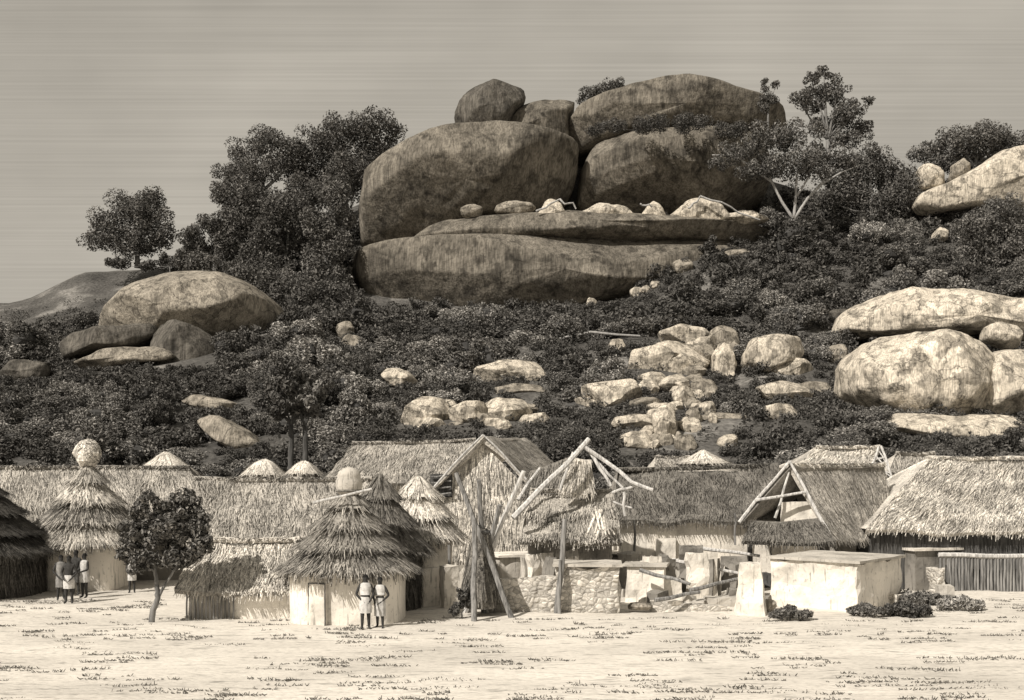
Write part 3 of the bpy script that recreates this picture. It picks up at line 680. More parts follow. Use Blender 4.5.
def long_house(name, label, px0, px1, py_e, py_r, Ye, Yr, rx=None, mat='straw_mid', wall='clay', wall_px=None, courses=0, slant=0, dens=26, group=None, sag=.12, wallparts=True, cat='house', ridge=True):
    e0, e1 = P(px0, py_e, Ye), P(px1, py_e, Ye)
    rx = rx or (px0, px1); r0, r1 = P(rx[0], py_r, Yr), P(rx[1], py_r+slant, Yr)
    base = Vector(((e0.x+e1.x)/2, (Ye+Yr)/2+(Yr-Ye)/2, 0)); r = thing(name, label, cat, base, group)
    b0, b1 = Vector((e0.x, 2*Yr-Ye, e0.z)), Vector((e1.x, 2*Yr-Ye, e1.z))
    mb = MB(); thatch_plane(mb, r0, r1, e1, e0, dens=dens, courses=courses, sag=sag); thatch_plane(mb, r1, r0, b0, b1, dens=3, sag=sag)
    for e, q, b in ((e0, r0, b0), (e1, r1, b1)):          # thatched gable ends
        mb.add([e, q, b], [(0, 1, 2)])
    rf = mb.obj('thatched_roof', M[mat], r)
    if ridge:
        mb = MB(); ridge_roll(mb, r0+Vector((0, 0, .06)), r1+Vector((0, 0, .06))); mb.obj('ridge_roll', M[mat], rf)
    wx0, wx1 = e0.x+.35, e1.x-.35
    MB().blk((wx0, Ye+.45), (wx1, Ye+.45), 2*(Yr-Ye)-.9, -.1, e0.z-.06, .03).obj('wall', M[wall], r)
    return r
def cone_hut(name, label, cx, Yc, z_e, r_e, z_a, r_w, z_w=None, tiers=4, mat='straw_mid', wall='whitewash', finial=None, sq=2.0, group=None, dens=40, prof=1.0, door=None, cat='hut', wallmat_thatch=False, lean=0):
    X = (cx-512)*Yc/F; r = thing(name, label, cat, (X, Yc, 0), group); ctr = Vector((X, Yc, 0)); z_w = z_w or z_e+.1
    n = 56
    def sup(t, q):
        c, s = math.cos(t), math.sin(t); k = (abs(c)**q+abs(s)**q)**(-1/q); return c*k, s*k
    # wall
    mb = MB(); sd = random.random()*50
    def wf(u, v):
        t = 2*math.pi*u; x, y = sup(t, sq); rr = r_w*(1+.012*fb(x*2+sd, y*2, v*2)); return (X+x*rr, Yc+y*rr, -.08+(z_w+.08)*v)
    if wallmat_thatch:
        mb.quadgrid(wf, n, 6)
        for _ in range(int(6.28*r_w*z_w*60)):
            t = random.random()*6.28; x, y = sup(t, sq); nn = Vector((x, y, 0)).normalized(); mb.strand(Vector((X+x*r_w, Yc+y*r_w, random.uniform(.2, z_w)))+nn*.02, (DN+nn*.12+Vector((random.gauss(0, .1), random.gauss(0, .1), 0))).normalized(), nn, random.uniform(.3, .7), .05)
    else: mb.quadgrid(wf, n, 8)
    w = mb.obj('wall', M[wall], r, smooth=not wallmat_thatch)
    if door:
        t0, hh, ww = door; x, y = sup(t0, sq); p = Vector((X+x*r_w, Yc+y*r_w, 0)); nn = Vector((x, y, 0)).normalized(); sd_ = Vector((-nn.y, nn.x, 0))
        a = p-sd_*ww/2+nn*.03; mb = MB().blk(a, p+sd_*ww/2+nn*.03, .12, .0, hh, .01); dr = mb.obj('door', M['whitewash'], r)
        mb = MB(); 
        for q in (-1, 1): mb.pole(p+sd_*q*ww/2+nn*.07, p+sd_*q*ww/2+nn*.07+Vector((0, 0, hh)), .022, wob=.01)
        mb.pole(p-sd_*ww/2+nn*.07+Vector((0, 0, hh)), p+sd_*ww/2+nn*.07+Vector((0, 0, hh)), .022, wob=.01); mb.obj('frame', M['wood_dark'], dr)
    # tiered thatch
    mb = MB(); apex = Vector((X+lean, Yc, z_a))
    for k in range(tiers):
        v0, v1 = k/tiers, (k+1)/tiers
        def rad(v): return .12+(r_e-.12)*(v**prof)
        def zz(v): return z_a+(z_e-z_a)*v
        def cf(u, v, off=0):
            t = 2*math.pi*u; a = lerp(max(v0-.03, 0), v1, v); x, y = sup(t, 2+(sq-2)*.35*a); rr = rad(a)*(1-.10*(1-v))+.20*v-.04+off+.07*fb(x*2.5+sd, y*2.5+k, v*2, 2); return Vector((X+lean*(1-a)+x*rr, Yc+y*rr, zz(a)+.04*fb(x*3, y*3, k+sd, 1)))
        mb.quadgrid(lambda u, v: cf(u, v), n, 5)
        mb.quadgrid(lambda u, v: cf(u, 1, -.2*v)+Vector((0, 0, -.03+.05*v)), n, 1)
        rm = rad((v0+v1)/2); area = 6.28*rm*math.hypot(r_e, z_a-z_e)/tiers
        for _ in range(int(area*dens*3.2)):
            u = random.random(); v = random.random()**.7 if random.random() < .6 else random.uniform(.8, 1); p = cf(u, v); q = cf(u, min(v+.1, 1.1)); d = (q-p).normalized()
            nn = Vector((math.cos(6.283*u)*.6, math.sin(6.283*u)*.6, .5)).normalized(); tt = d.cross(nn)
            d = (d+tt*random.gauss(0, .16)+nn*random.uniform(-.02, .22)).normalized()
            mb.strand(p+nn*random.uniform(0, .04), d, nn, random.uniform(.2, .5)*(1 if v > .6 else 1.1), .034*random.uniform(.5, 1.3))
    for _ in range(int(6.28*r_e*42)):
        t = random.random()*6.283; x, y = sup(t, 2+(sq-2)*.35); nn = Vector((x, y, 0)).normalized(); d = (DN+nn*random.uniform(-.1, .4)+Vector((random.gauss(0, .12), random.gauss(0, .12), 0))).normalized()
        mb.strand(Vector((X+x*(r_e+.05), Yc+y*(r_e+.05), z_e+random.uniform(-.05, .1))), d, nn, random.uniform(.15, .45), .05)
    rf = mb.obj('thatched_roof', M[mat], r)
    if finial == 'ball':
        mb = MB(); core(mb, (X, Yc, z_a+.42), (.54, .54, .6), 16)
        for _ in range(1500):
            a = Vector((random.gauss(0, 1), random.gauss(0, 1), random.gauss(0, 1))).normalized(); p = Vector((X, Yc, z_a+.42))+Vector((a.x*.54, a.y*.54, a.z*.6))
            d = Vector((random.gauss(0, .5), random.gauss(0, .5), random.gauss(-.6, .4))); d = (d-a*d.dot(a)).normalized(); mb.strand(p, d, a, random.uniform(.08, .18), .035)
        mb.obj('straw_ball', M['straw'], rf)
    if finial == 'pot':
        mb = MB(); prof_ = [(.26, -.3), (.40, -.15), (.46, .05), (.45, .25), (.39, .34), (.40, .40), (.36, .54), (.22, .66), (.01, .70)]
        vs = [(X+q*math.cos(t), Yc+q*math.sin(t), z_a+h) for q, h in prof_ for t in [6.283*i/20 for i in range(20)]]
        mb.add(vs, [(j*20+i, j*20+(i+1) % 20, (j+1)*20+(i+1) % 20, (j+1)*20+i) for j in range(len(prof_)-1) for i in range(20)]); mb.obj('clay_cap', M['clay'], rf, smooth=True)
        mb = MB(); mb.tube([(X+.42*math.cos(t), Yc+.42*math.sin(t), z_a-.1) for t in [6.283*i/16 for i in range(17)]], .05, 6); mb.obj('rope_binding', M['straw_dark'], rf)
    return r

# --- left side
cone_hut('round_hut', 'dark shaded thatched hut cut by the left frame edge', -40, 44.5, 1.75, 3.6, 5.5, 3.2, tiers=5, mat='straw_black', wall='straw_black', wallmat_thatch=True, prof=.9)  # hut stands in shade; the near-black straw carries that shade in its colour
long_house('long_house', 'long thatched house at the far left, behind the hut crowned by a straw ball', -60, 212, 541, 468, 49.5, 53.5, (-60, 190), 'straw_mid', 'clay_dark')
cone_hut('round_hut', 'tall conical hut with a straw ball on its tip, left of the small tree', 88, 47.2, 1.95, 2.42, 5.3, 1.6, 2.1, 4, 'straw_mid', 'whitewash', 'ball', 4.5, dens=46)
cone_hut('round_hut', 'low pale cone roof peeping over the long house, right of the straw ball', 166, 60, 3.6, 2.6, 6.0, 2.0, None, 2, 'straw', 'clay', dens=26, prof=.8)
cone_hut('round_hut', 'small rounded thatch dome behind the roofs, left one of the two near the tree trunks', 264, 60, 3.9, 1.5, 5.6, 1.1, None, 2, 'straw', 'clay', dens=26, prof=.55)
cone_hut('round_hut', 'smallest rounded thatch dome behind the roofs, right one of the two near the tree trunks', 304, 60, 4.1, 1.15, 5.5, .9, None, 2, 'straw', 'clay', dens=26, prof=.55)
long_house('long_house', 'grey thatched long house behind the low white-walled hut at left centre', 186, 372, 536, 480, 41.5, 45, (194, 372), 'straw_mid', 'clay')
lh = long_house('low_hut', 'low hut with shaggy pale thatch over a knee-high white wall', 174, 298, 589, 541, 36.7, 39.2, (196, 300), 'straw', 'whitewash', dens=40)
mb = MB()
for i in range(13):
    x = (176-512)*37/F+.35+i*.13; mb.pole((x, 37.05, -.02), (x+random.uniform(-.03, .03), 37.05, 1.0), .035, wob=.02)
mb.obj('stake_wall', M['wood'], lh)
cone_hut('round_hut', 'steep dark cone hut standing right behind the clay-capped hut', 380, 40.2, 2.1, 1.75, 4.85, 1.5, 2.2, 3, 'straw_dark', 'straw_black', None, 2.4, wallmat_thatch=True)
fh = cone_hut('round_hut', 'big shaggy hut with four thatch tiers and a clay cap, behind the pair of people', 349, 37.2, 1.75, 2.12, 4.4, 1.85, 1.85, 4, 'straw_deep', 'whitewash', 'pot', 4.0, dens=52, door=(-1.95, 1.35, .62))
mb = MB(); mb.pole(P(313, 503, 36.2), P(372, 489, 36.4), .05, wob=.03)
tag(mb.obj('roof_pole', M['wood_pale'], loc=P(342, 497, 36.3)), 'pale pole lying across the tip of the clay-capped hut', 'pole')
# centre left
long_house('long_house', 'long pale thatched house at the foot of the slope, left of the steep gable', 322, 476, 482, 444, 57, 61, (352, 476), 'straw_mid', 'clay', slant=-3)
cone_hut('round_hut', 'pale tousled thatch hut just right of the steep dark cone', 418, 43.5, 2.35, 1.75, 4.75, 1.35, 2.4, 3, 'straw', 'whitewash', None, 2.6, prof=.8)
# gabled house facing the viewer, ridge running back to the right
r = thing('gabled_house', 'tall gabled house with straw-covered front and dark opening under its left eave', 'house', P(485, 600, 51)*1.0); r.location.z = 0
pk, pb = P(483, 436, 50), P(524, 438, 57); el, er, ebl, ebr = P(424, 497, 50), P(541, 493, 50), P(470, 485, 57), P(574, 480, 57)
mb = MB(); thatch_plane(mb, pk, pb, ebr, er, dens=24); thatch_plane(mb, pk, pb, ebl, el, dens=24); mb.obj('thatched_roof', M['straw_mid'], r)
gb = MB(); a, b_, c_ = el+Vector((.5, .35, .1)), pk+Vector((0, .35, -.35)), er+Vector((-.5, .35, .1))
gb.add([a, b_, c_], [(0, 2, 1)]); lo0, lo1 = Vector((a.x, a.y, 0)), Vector((c_.x, c_.y, 0)); gb.add([a, c_, lo1, lo0], [(0, 1, 2, 3)])
for _ in range(2600):
    x = random.uniform(a.x, c_.x); top = lerp(a.z, b_.z, (x-a.x)/(b_.x-a.x)) if x < b_.x else lerp(b_.z, c_.z, (x-b_.x)/(c_.x-b_.x))
    z = random.uniform(1.2, top); gb.strand((x, a.y-.04, z), Vector((random.gauss(0, .12), -.06, -1)).normalized(), Vector((0, -1, 0)), random.uniform(.3, .8), .06)
gw = gb.obj('gable_wall', M['straw'], r)
ob = MB(); o0 = P(431, 493, 50.2); 
ob.blk((P(430, 500, 50.15).x, 50.15), (P(452, 500, 50.15).x, 50.15), .12, P(0, 497, 50.15).z, P(0, 474, 50.15).z, .02); dk = ob.obj('opening', M['wood_dark'], gw)  # solid dark block, its colour standing in for shade inside the opening
ob = MB()
for k in range(4): ob.pole(P(431, 495-k*6, 50.02), P(451, 493-k*6, 50.02), .05, wob=.03)
ob.obj('slats', M['wood'], dk)
for s0, s1 in ((pk, el), (pk, er)):
    pass
bp = MB(); bp.pole(el+Vector((0, -.12, 0)), pk+Vector((0, -.12, .05)), .055, wob=.08); bp.pole(er+Vector((0, -.12, 0)), pk+Vector((0, -.12, .05)), .055, wob=.08); bp.obj('gable_poles', M['wood_pale'], r)

# --- low whitewashed and ruined walls: (A px,py) (B px,py) depth, top height
def lowwall(name, label, a, b, dep, top, mat='whitewash', cap=None, amp=.09, cat='wall', group=None, taper=0, capz=.1, z0=-.1):
    A, B = G(*a), G(*b); mb = MB().blk(A, B, dep, z0, top, amp, taper=taper); mid = (A+B)/2; mid.z = 0
    if cap is None: o = mb.obj(name, M[mat], loc=mid); return tag(o, label, cat, group)
    r = thing(name, label, cat, mid, group); mb.obj('wall', M[mat], r)
    u = (B-A).normalized(); w = Vector((-u.y, u.x, 0)); k = .12
    mb = MB().blk(A-u*k-w*k, B+u*k-w*k, dep+2*k, top+.003, top+.003+capz, .025); mb.obj('coping' if dep < 1 else 'flat_roof', M[cap], r); return r
lowwall('wall_fragment', 'white wall piece right of the big shaggy hut, under the pale tousled thatch', (408, 607), (446, 604), .5, 1.35)
lowwall('clay_block', 'small dark clay block before the white wall piece right of the big shaggy hut', (414, 592), (437, 590), 1.0, 1.0, 'clay_dark', cat='block')
lowwall('wall_fragment', 'narrow white pillar of wall left of the pole tripod', (444, 608), (466, 607), .5, 1.5, 'whitewash')
lowwall('wall_ruin', 'knee-deep broken rubble wall between the tripod and the upright post', (486, 612), (556, 613), .6, 1.2, 'rubble', amp=.16)
lowwall('wall_ruin', 'tall rubble stone wall right of the upright post, with a sharp right corner', (556, 613), (619, 613.5), 1.6, 1.62, 'rubble', 'clay', amp=.15)
lowwall('clay_block', 'dark clay block behind the broken rubble wall, right of the tripod', (500, 590), (548, 588), 1.6, 1.35, 'clay', 'whitewash', cat='block')
lowwall('wall_fragment', 'white wall stub between the dark clay block and the upright post', (541, 591), (574, 591), .6, 1.5, 'whitewash')
lowwall('wall_fragment', 'white wall stub behind the tall rubble wall, left one', (582, 590), (608, 590), .8, 1.5, 'whitewash')
lowwall('wall_fragment', 'long white flat-topped wall behind the tall rubble wall', (610, 588), (668, 586), 1.2, 1.4, 'whitewash', 'whitewash')
lowwall('wall_ruin', 'white ruined wall with a ledge right of the tall rubble wall', (626, 602), (664, 603), 1.0, 1.35, 'whitewash', 'clay', amp=.1)
lowwall('wall_ruin', 'short stepped wall end sloping down from the white ruined ledge', (664, 602), (682, 602), .9, .85, 'whitewash', amp=.12)
for q in [((676, 590), (700, 590), .8, 1.05, 'clay', 'clay block in the middle of the ruins, left of the stone steps'), ((702, 588), (735, 589), .6, .95, 'whitewash', 'white block behind the stone steps in the ruins'),
          ((690, 597), (722, 598), .7, .55, 'clay', 'long low clay step in the middle of the ruins'), ((724, 597), (748, 597), .6, .8, 'whitewash', 'white block left of the sloping buttress'),
          ((705, 606), (738, 606), .6, .32, 'clay', 'lowest clay step in front of the ruins'), ((668, 578), (700, 577), 1.0, 1.3, 'clay_dark', 'dark clay block under the long dark thatch, left of the white blocks'),
          ((706, 577), (742, 578), .8, 1.25, 'whitewash', 'white block right under the long dark thatch'), ((744, 583), (766, 584), .9, 1.35, 'clay', 'clay block close behind the sloping buttress'),
          ((760, 578), (800, 577), .8, 1.5, 'whitewash', 'white wall stub before the open A-frame gable'), ((650, 610), (690, 611), .5, .28, 'rubble', 'flat heap of rubble at the foot of the white ruined ledge'),
          ((690, 611), (730, 612), .4, .22, 'rubble', 'flat heap of rubble left of the sloping buttress foot')]:
    lowwall('clay_block', q[5], q[0], q[1], q[2], q[3], q[4], amp=.1, cat='block')
lowwall('buttress', 'white sloping buttress leaning in front of the flat-roofed block house', (734, 615), (766, 616), .9, 1.75, 'whitewash', amp=.08, taper=.35)
for i, (a, b_, Y0, Y1, lab) in enumerate([((640, 570), (690, 584), 41, 40, 'fallen pale beam lying over the white ruined ledge'), ((672, 560), (738, 573), 43, 42.5, 'fallen beam resting across the white blocks under the dark thatch'), ((690, 590), (742, 578), 40, 41, 'fallen beam slanting up toward the sloping buttress'), ((700, 548), (760, 556), 45, 44.5, 'thin pole lying level before the long dark thatch wall'), ((655, 600), (700, 592), 38.5, 39, 'short fallen beam at the left foot of the stone steps')]):
    tag(MB().pole(P(a[0], a[1], Y0), P(b_[0], b_[1], Y1), .08, .06, .04).obj('fallen_pole', M['wood_pale' if i % 2 else 'wood'], loc=P(a[0], a[1], Y0)), lab, 'pole')
for i in range(62):
    px = random.uniform(500, 765) if i < 50 else random.uniform(870, 940); py = random.uniform(577, 607); w = random.uniform(7, 20); A_ = (px, py); B_ = (px+w, py+random.uniform(-1.5, 1.5))
    lowwall('wall_fragment', 'broken bit of low mud wall among the ruins beside the block houses', A_, B_, random.uniform(.3, .9), random.uniform(.25, 1.25)*(1 if py < 595 else .6), random.choice(('whitewash', 'whitewash', 'clay', 'clay_dark', 'rubble')), amp=.16, group='broken wall bits in the ruins', taper=random.uniform(0, .25))
for i in range(22):
    px = random.uniform(496, 735); py = random.uniform(594, 602); w = random.uniform(10, 30)
    lowwall('wall_stump', 'taller broken mud wall stump standing behind the front rubble walls', (px, py), (px+w, py+random.uniform(-1.5, 1.5)), random.uniform(.3, 1.0), random.uniform(1.35, 1.95), random.choice(('whitewash', 'clay', 'clay_dark', 'clay_dark')), amp=.16, group='broken wall stumps behind the rubble walls', taper=random.uniform(0, .2))
def slab_stone(px, py, w, h, label, mat='mid_rock'):
    boulder(ell(px, py, w, h, 8), label, mat, GY(py+h+1), None, .4, .1, name='stone', cat='stone', block=False)
for a in [(652,594,9,6,'rough stone leaning on the white ruined ledge'), (640,606,13,4,'flat stone at the base of the white ruined ledge'), (676,605,10,4,'flat stone beside the lowest clay step'), (700,581,9,4,'stone lying on the ground before the white block under the dark thatch'),
          (728,584,8,5,'squarish stone behind the stone steps'), (748,604,7,5,'stone at the left foot of the sloping buttress'), (690,568,10,5,'pale stone below the long dark thatch'), (768,606,8,6,'dark lump between the buttress and the block house'), (602,602,9,6,'stone by the tall rubble wall')]: slab_stone(*a)
# block house with flat roof, turned to the left
lowwall('block_house', 'white-fronted flat-roofed block house with its right side in shade', (771, 605), (858, 613), 3.7, 1.72, 'whitewash', 'clay', cat='house', amp=.12)
lowwall('block_house', 'grey flat-roofed block behind the white-fronted block house', (792, 583), (872, 585), 2.5, 1.75, 'clay', 'whitewash', cat='house', amp=.04)
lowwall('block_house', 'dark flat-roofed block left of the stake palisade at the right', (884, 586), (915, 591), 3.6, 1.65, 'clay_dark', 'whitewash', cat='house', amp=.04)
# palisades on the right
def palisade(label, x0, x1, py, top, mat, rail, step=.13, r=.06):
    A, B = G(x0, py), G(x1, py); rt = thing('palisade', label, 'fence', ((A.x+B.x)/2, A.y, 0)); mb = MB(); x = A.x
    while x < B.x:
        mb.pole((x, A.y+random.uniform(-.03, .03), -.05), (x+random.uniform(-.03, .03), A.y, top*random.uniform(.93, 1.03)), r*random.uniform(.8, 1.15), r*.8, .02); x += step*random.uniform(.85, 1.15)
    mb.obj('stakes', M[mat], rt)
    if rail: mb = MB(); mb.pole((A.x-.1, A.y-.02, top+.05), (B.x, A.y, top+.02), .10, .10, .05); mb.obj('rail', M['wood_pale'], rt)
    return rt
palisade('grey stake palisade with a pale top rail at the right frame edge', 941, 1075, 591, 1.45, 'wood', True)
palisade('pale stake fence under the eaves of the big right-hand thatched house', 900, 1080, 580, 2.2, 'wood_pale', False, .17, .07)
# --- right hand houses
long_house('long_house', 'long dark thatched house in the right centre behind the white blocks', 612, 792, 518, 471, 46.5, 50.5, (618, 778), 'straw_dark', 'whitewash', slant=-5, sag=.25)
lowwall('pillar', 'white square pillar under the left part of the long dark thatch', (656, 588), (676, 588), .6, 2.1, 'whitewash', cat='pillar', amp=.03)
lowwall('wall_fragment', 'white wall strip under the long dark thatch, right of the square pillar', (680, 583), (730, 583), .4, 1.9, 'whitewash', amp=.03)
cone_hut('round_hut', 'low wide thatch peak behind the long dark roof, below the small round stones', 703, 60, 4.6, 2.6, 6.1, 2.0, None, 2, 'straw', 'clay', dens=24)
long_house('long_house', 'pale thatched roof strip left of the low wide thatch peak', 655, 690, 474, 458, 58, 61, None, 'straw_mid', 'clay')
# A-frame gable house, ridge running back and to the right
r = thing('open_gabled_house', 'thatched house with an open A-frame gable and dark interior, right of the long dark thatch', 'house', (0, 0, 0)); r.location = Vector((P(810, 0, 47).x, 47, 0))
pk, pb = P(789, 466, 46), P(884, 466, 49); el, er = P(741, 520, 45.2), P(832, 540, 44.6); ebl, ebr = P(800, 505, 50.5), P(899, 536, 47.6)
mb = MB(); thatch_plane(mb, pk, pb, ebr, er, dens=32, sag=.14); thatch_plane(mb, pk, pb, ebl, el, dens=16); rf = mb.obj('thatched_roof', M['straw_mid'], r)
mb = MB(); ridge_roll(mb, pk+Vector((0, 0, .06)), pb+Vector((0, 0, .06))); mb.obj('ridge_roll', M['straw'], rf)
mb = MB(); mb.pole(el+Vector((-.1, -.1, -.1)), pk+Vector((0, -.1, .2)), .08); mb.pole(er+Vector((.0, -.12, 0)), pk+Vector((0, -.1, .2)), .08); mb.pole(P(757, 500, 45.3), P(806, 492, 45.3), .07); mb.pole(P(775, 518, 45.6), P(789, 472, 45.9), .06); mb.obj('gable_poles', M['wood_pale'], r)
mb = MB(); q = [el+Vector((.6, 1.6, -.0)), pk+Vector((.3, 1.9, -.3)), er+Vector((-.1, 2.2, 0))]; mb.add([q[0], q[1], q[2], Vector((q[2].x, q[2].y, 0)), Vector((q[0].x, q[0].y, 0))], [(0, 1, 2, 3, 4)]); mb.obj('interior_shade', M['wood_dark'], r)  # dark sheet behind the gable paints the shade of the open interior
mb = MB().blk((P(782, 0, 45.8).x, 45.9), (P(817, 0, 45.8).x, 45.7), .3, 0, P(0, 502, 45.8).z, .04); mb.obj('wall', M['whitewash'], r)
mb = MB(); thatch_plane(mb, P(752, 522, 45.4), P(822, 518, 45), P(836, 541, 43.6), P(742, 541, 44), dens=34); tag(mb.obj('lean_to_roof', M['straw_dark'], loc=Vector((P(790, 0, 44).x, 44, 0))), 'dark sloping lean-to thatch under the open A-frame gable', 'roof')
# upper roof with open lattice
r = long_house('long_house', 'pale thatched roof rising behind the open A-frame house', 796, 872, 468, 448, 52.5, 54.5, (816, 880), 'straw', 'clay')
mb = MB(); a, b_ = P(881, 446, 52.4), P(897, 492, 51.5)
mb.pole(a, b_, .06); mb.pole(a+Vector((-.1, 0, 0)), P(868, 480, 52.2), .06)
for k in range(5):
    t = .25+k*.17; mb.pole(a.lerp(b_, t), a.lerp(P(868, 480, 52.2), min(1, t+.15)), .035)
    mb.pole(a.lerp(P(868, 480, 52.2), t-.1), a.lerp(b_, min(1, t+.12)), .035)
mb.obj('lattice_gable', M['wood_pale'], r)
long_house('long_house', 'small grey thatch roof squeezed between the lattice gable and the big right-hand house', 886, 935, 480, 454, 55, 57.5, (896, 935), 'straw_mid', 'clay')
long_house('long_house', 'big pale thatched house at the right frame edge with deep shaggy eaves', 866, 1100, 529, 459, 45.6, 50, (928, 1110), 'straw', 'wood_dark', courses=0, dens=44, sag=.2)
# collapsed hut with pole frame
r = long_house('collapsed_hut', 'half-collapsed hut with bare crossed roof poles above sagging thatch', 520, 622, 541, 492, 42.2, 44.6, (530, 612), 'straw_mid', 'clay_dark', courses=2, dens=44, sag=.25, cat='hut')
mb = MB(); mb.pole(P(513, 518, 42), P(589, 439, 43.4), .12, .10, .08); mb.pole(P(583, 446, 43.3), P(653, 490, 42.4), .09, .07, .25); mb.pole(P(590, 452, 43.4), P(611, 486, 43), .08); mb.pole(P(597, 462, 43.4), P(623, 488, 43), .06)
mb.pole(P(612, 493, 42.8), P(640, 484, 42.8), .06); mb.pole(P(624, 492, 42.8), P(625, 516, 42.8), .06); mb.pole(P(613, 502, 42.8), P(632, 508, 42.8), .05); mb.pole(P(518, 500, 43), P(540, 468, 44), .07); mb.pole(P(560, 490, 43.6), P(573, 452, 43.6), .06); mb.obj('roof_poles', M['wood_pale'], r)
mb = MB(); A0, B0, C0, D0 = P(570, 456, 44), P(591, 460, 44), P(594, 492, 43.6), P(559, 492, 43.6); thatch_plane(mb, A0, B0, C0, D0, dens=40); mb.obj('gable_panel', M['straw'], r)
mb = MB()
for i in range(26):
    a = P(600+random.uniform(-6, 6), 512+random.uniform(-3, 3), 42); mb.strand(a, Vector((random.uniform(-.5, .7), -.3, -1)).normalized(), Vector((0, -1, 0)), random.uniform(.6, 1.1), .09)
mb.obj('hanging_straw', M['straw'], r)
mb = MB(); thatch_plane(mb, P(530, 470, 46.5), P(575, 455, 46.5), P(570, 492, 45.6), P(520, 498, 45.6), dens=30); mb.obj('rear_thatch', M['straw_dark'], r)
# pole tripod
ctr = P(481, 532, 38); r = thing('pole_tripod', 'tall crossed-pole stand with a dark straw bundle bound at its waist', 'pole stand', Vector((ctr.x, 38, 0)))
for k, (tx, ty, bx, by, dy) in enumerate([(456, 473, 512, 618, -.3), (524, 471, 464, 600, .4), (479, 480, 483, 600, .5), (474, 520, 474, 621, 1.3), (500, 505, 470, 600, .6)]):
    b_ = G(bx, by) if by > 612 else Vector((P(bx, by, 38).x, 38.6+dy*.3, 0)); t_ = P(tx, ty, 38+(-dy*.5)); b_.z = -.05
    mb = MB().pole(b_, t_, .105, .085, .06); mb.obj('pole', M['wood'] if k != 1 else M['wood_pale'], r)
mb = MB()
for _ in range(1700):
    a = random.random()*6.283; h = random.random(); z = ctr.z+.15-h*2.0; rr = .22+.42*h**.8; mb.strand((ctr.x+math.cos(a)*rr, 38+math.sin(a)*rr, z), Vector((math.cos(a)*.15+random.gauss(0, .08), math.sin(a)*.15, -1)).normalized(), Vector((math.cos(a), math.sin(a), .1)), random.uniform(.4, .9), .06)
mb.tube([(ctr.x, 38, .25), (ctr.x, 38, ctr.z-1), (ctr.x, 38, ctr.z+.1)], [.55, .42, .18], 14); mb.obj('straw_bundle', M['straw_dark'], r)
mb = MB(); mb.tube([(ctr.x+.27*math.cos(t), 38+.27*math.sin(t), ctr.z) for t in [6.283*i/14 for i in range(15)]], .07, 6); mb.obj('rope_binding', M['wood_dark'], r)
# standing post
mb = MB(); A = G(556, 613); A.y -= .3; mb.pole(A+Vector((0, 0, -.1)), P(565, 519, A.y+.2), .11, .09, .06); mb.pole(A+Vector((.1, -.12, 0)), P(560, 560, A.y), .07)
tag(mb.obj('post', M['wood'], loc=A), 'stout upright wooden post leaning slightly right against the rubble wall', 'post')
# small rails and posts
for a, b_, Y, rr, lab in [((408, 548), (408, 600), 43, .06, 'thin upright post by the white wall under the tousled thatch'), ((449, 545), (448, 606), 41, .07, 'upright post just left of the pole tripod'), ((634, 520), (635, 560), 45.5, .06, 'short post under the right end of the collapsed hut'),
                      ((771, 545), (772, 560), 44.5, .04, 'little stake before the dark lean-to thatch'), ((735, 513), (735, 545), 46, .05, 'thin post at the right end of the long dark thatch')]:
    o = MB().pole(P(b_[0], b_[1], Y), P(a[0], a[1], Y), rr).obj('post', M['wood'], loc=P(b_[0], b_[1], Y)); tag(o, lab, 'post')
# long pale trunk on the slope, trunks by the left domes
Yl = YT
tag(MB().pole(P(502, 343, Yl), P(640, 336, Yl), .2, .13, 1.2).obj('fallen_log', M['bark_pale'], loc=P(575, 342, Yl)), 'long pale fallen trunk lying across the middle of the slope', 'log')
for i, (x0, y0, x1, y1, lab) in enumerate([(536, 211, 560, 199, 'leftmost pale pole on the summit ledge, slanting up to the right'), (560, 199, 576, 209, 'short pale pole sloping down right from the leftmost one on the summit ledge'), (640, 204, 652, 207, 'short pale pole in the middle of the summit ledge'), (688, 208, 700, 196, 'pale pole rising to the highest point of the summit ledge'), (700, 196, 760, 220, 'long pale pole running down to the right on the summit ledge')]):
    tag(MB().pole(P(x0, y0, 175), P(x1, y1, 175), .17, .12, .5).obj('bleached_pole', M['bark_pale'], loc=P(x0, y0, 166)), lab, 'pole')
# near trees and shrubs
lb = [(150,508,22,16),(180,505,24,16),(135,532,20,20),(165,532,30,24),(196,525,18,18),(175,556,26,16),(145,560,20,14),(200,545,16,16),(128,552,12,12)]
tree('small_tree', 'small dense dark tree with a thin twisted trunk left of the low white-walled hut', 151, 623, 36,
     [([(151, 626), (153, 610), (158, 598), (157, 585)], .11, .08), ([(157, 585), (155, 570), (158, 550)], .07, .04), ([(155, 606), (162, 590), (172, 574), (182, 555)], .06, .03), ([(157, 575), (145, 560), (140, 545)], .04, .02)], lb, .10, 34, 15000, 'leaf_dark', k=.24)
for px, py, Y in ((291, 452, 66), (305, 455, 66)):
    lb = [(px-6, 405, 20, 14), (px+10, 400, 20, 16), (px-14, 392, 18, 14), (px+4, 385, 22, 14)]
    tree('slope_tree', 'bushy tree on a bare straight trunk above the two thatch domes, '+('left' if px < 300 else 'right')+' of the pair', px, 478, Y, autolimbs(px, 478, lb, .2, (px, 425)), lb, .2, 14, 7000, 'leaf', 'wood_dark', group=None)
lb = [(466,600,12,8),(458,608,10,8),(464,590,7,8)]
tree('shrub', 'scruffy low shrub at the left foot of the pole tripod', 462, 617, 37.2, autolimbs(462, 617, lb, .03, (462, 612)), lb, .08, 8, 1500, 'leaf', cat='shrub')
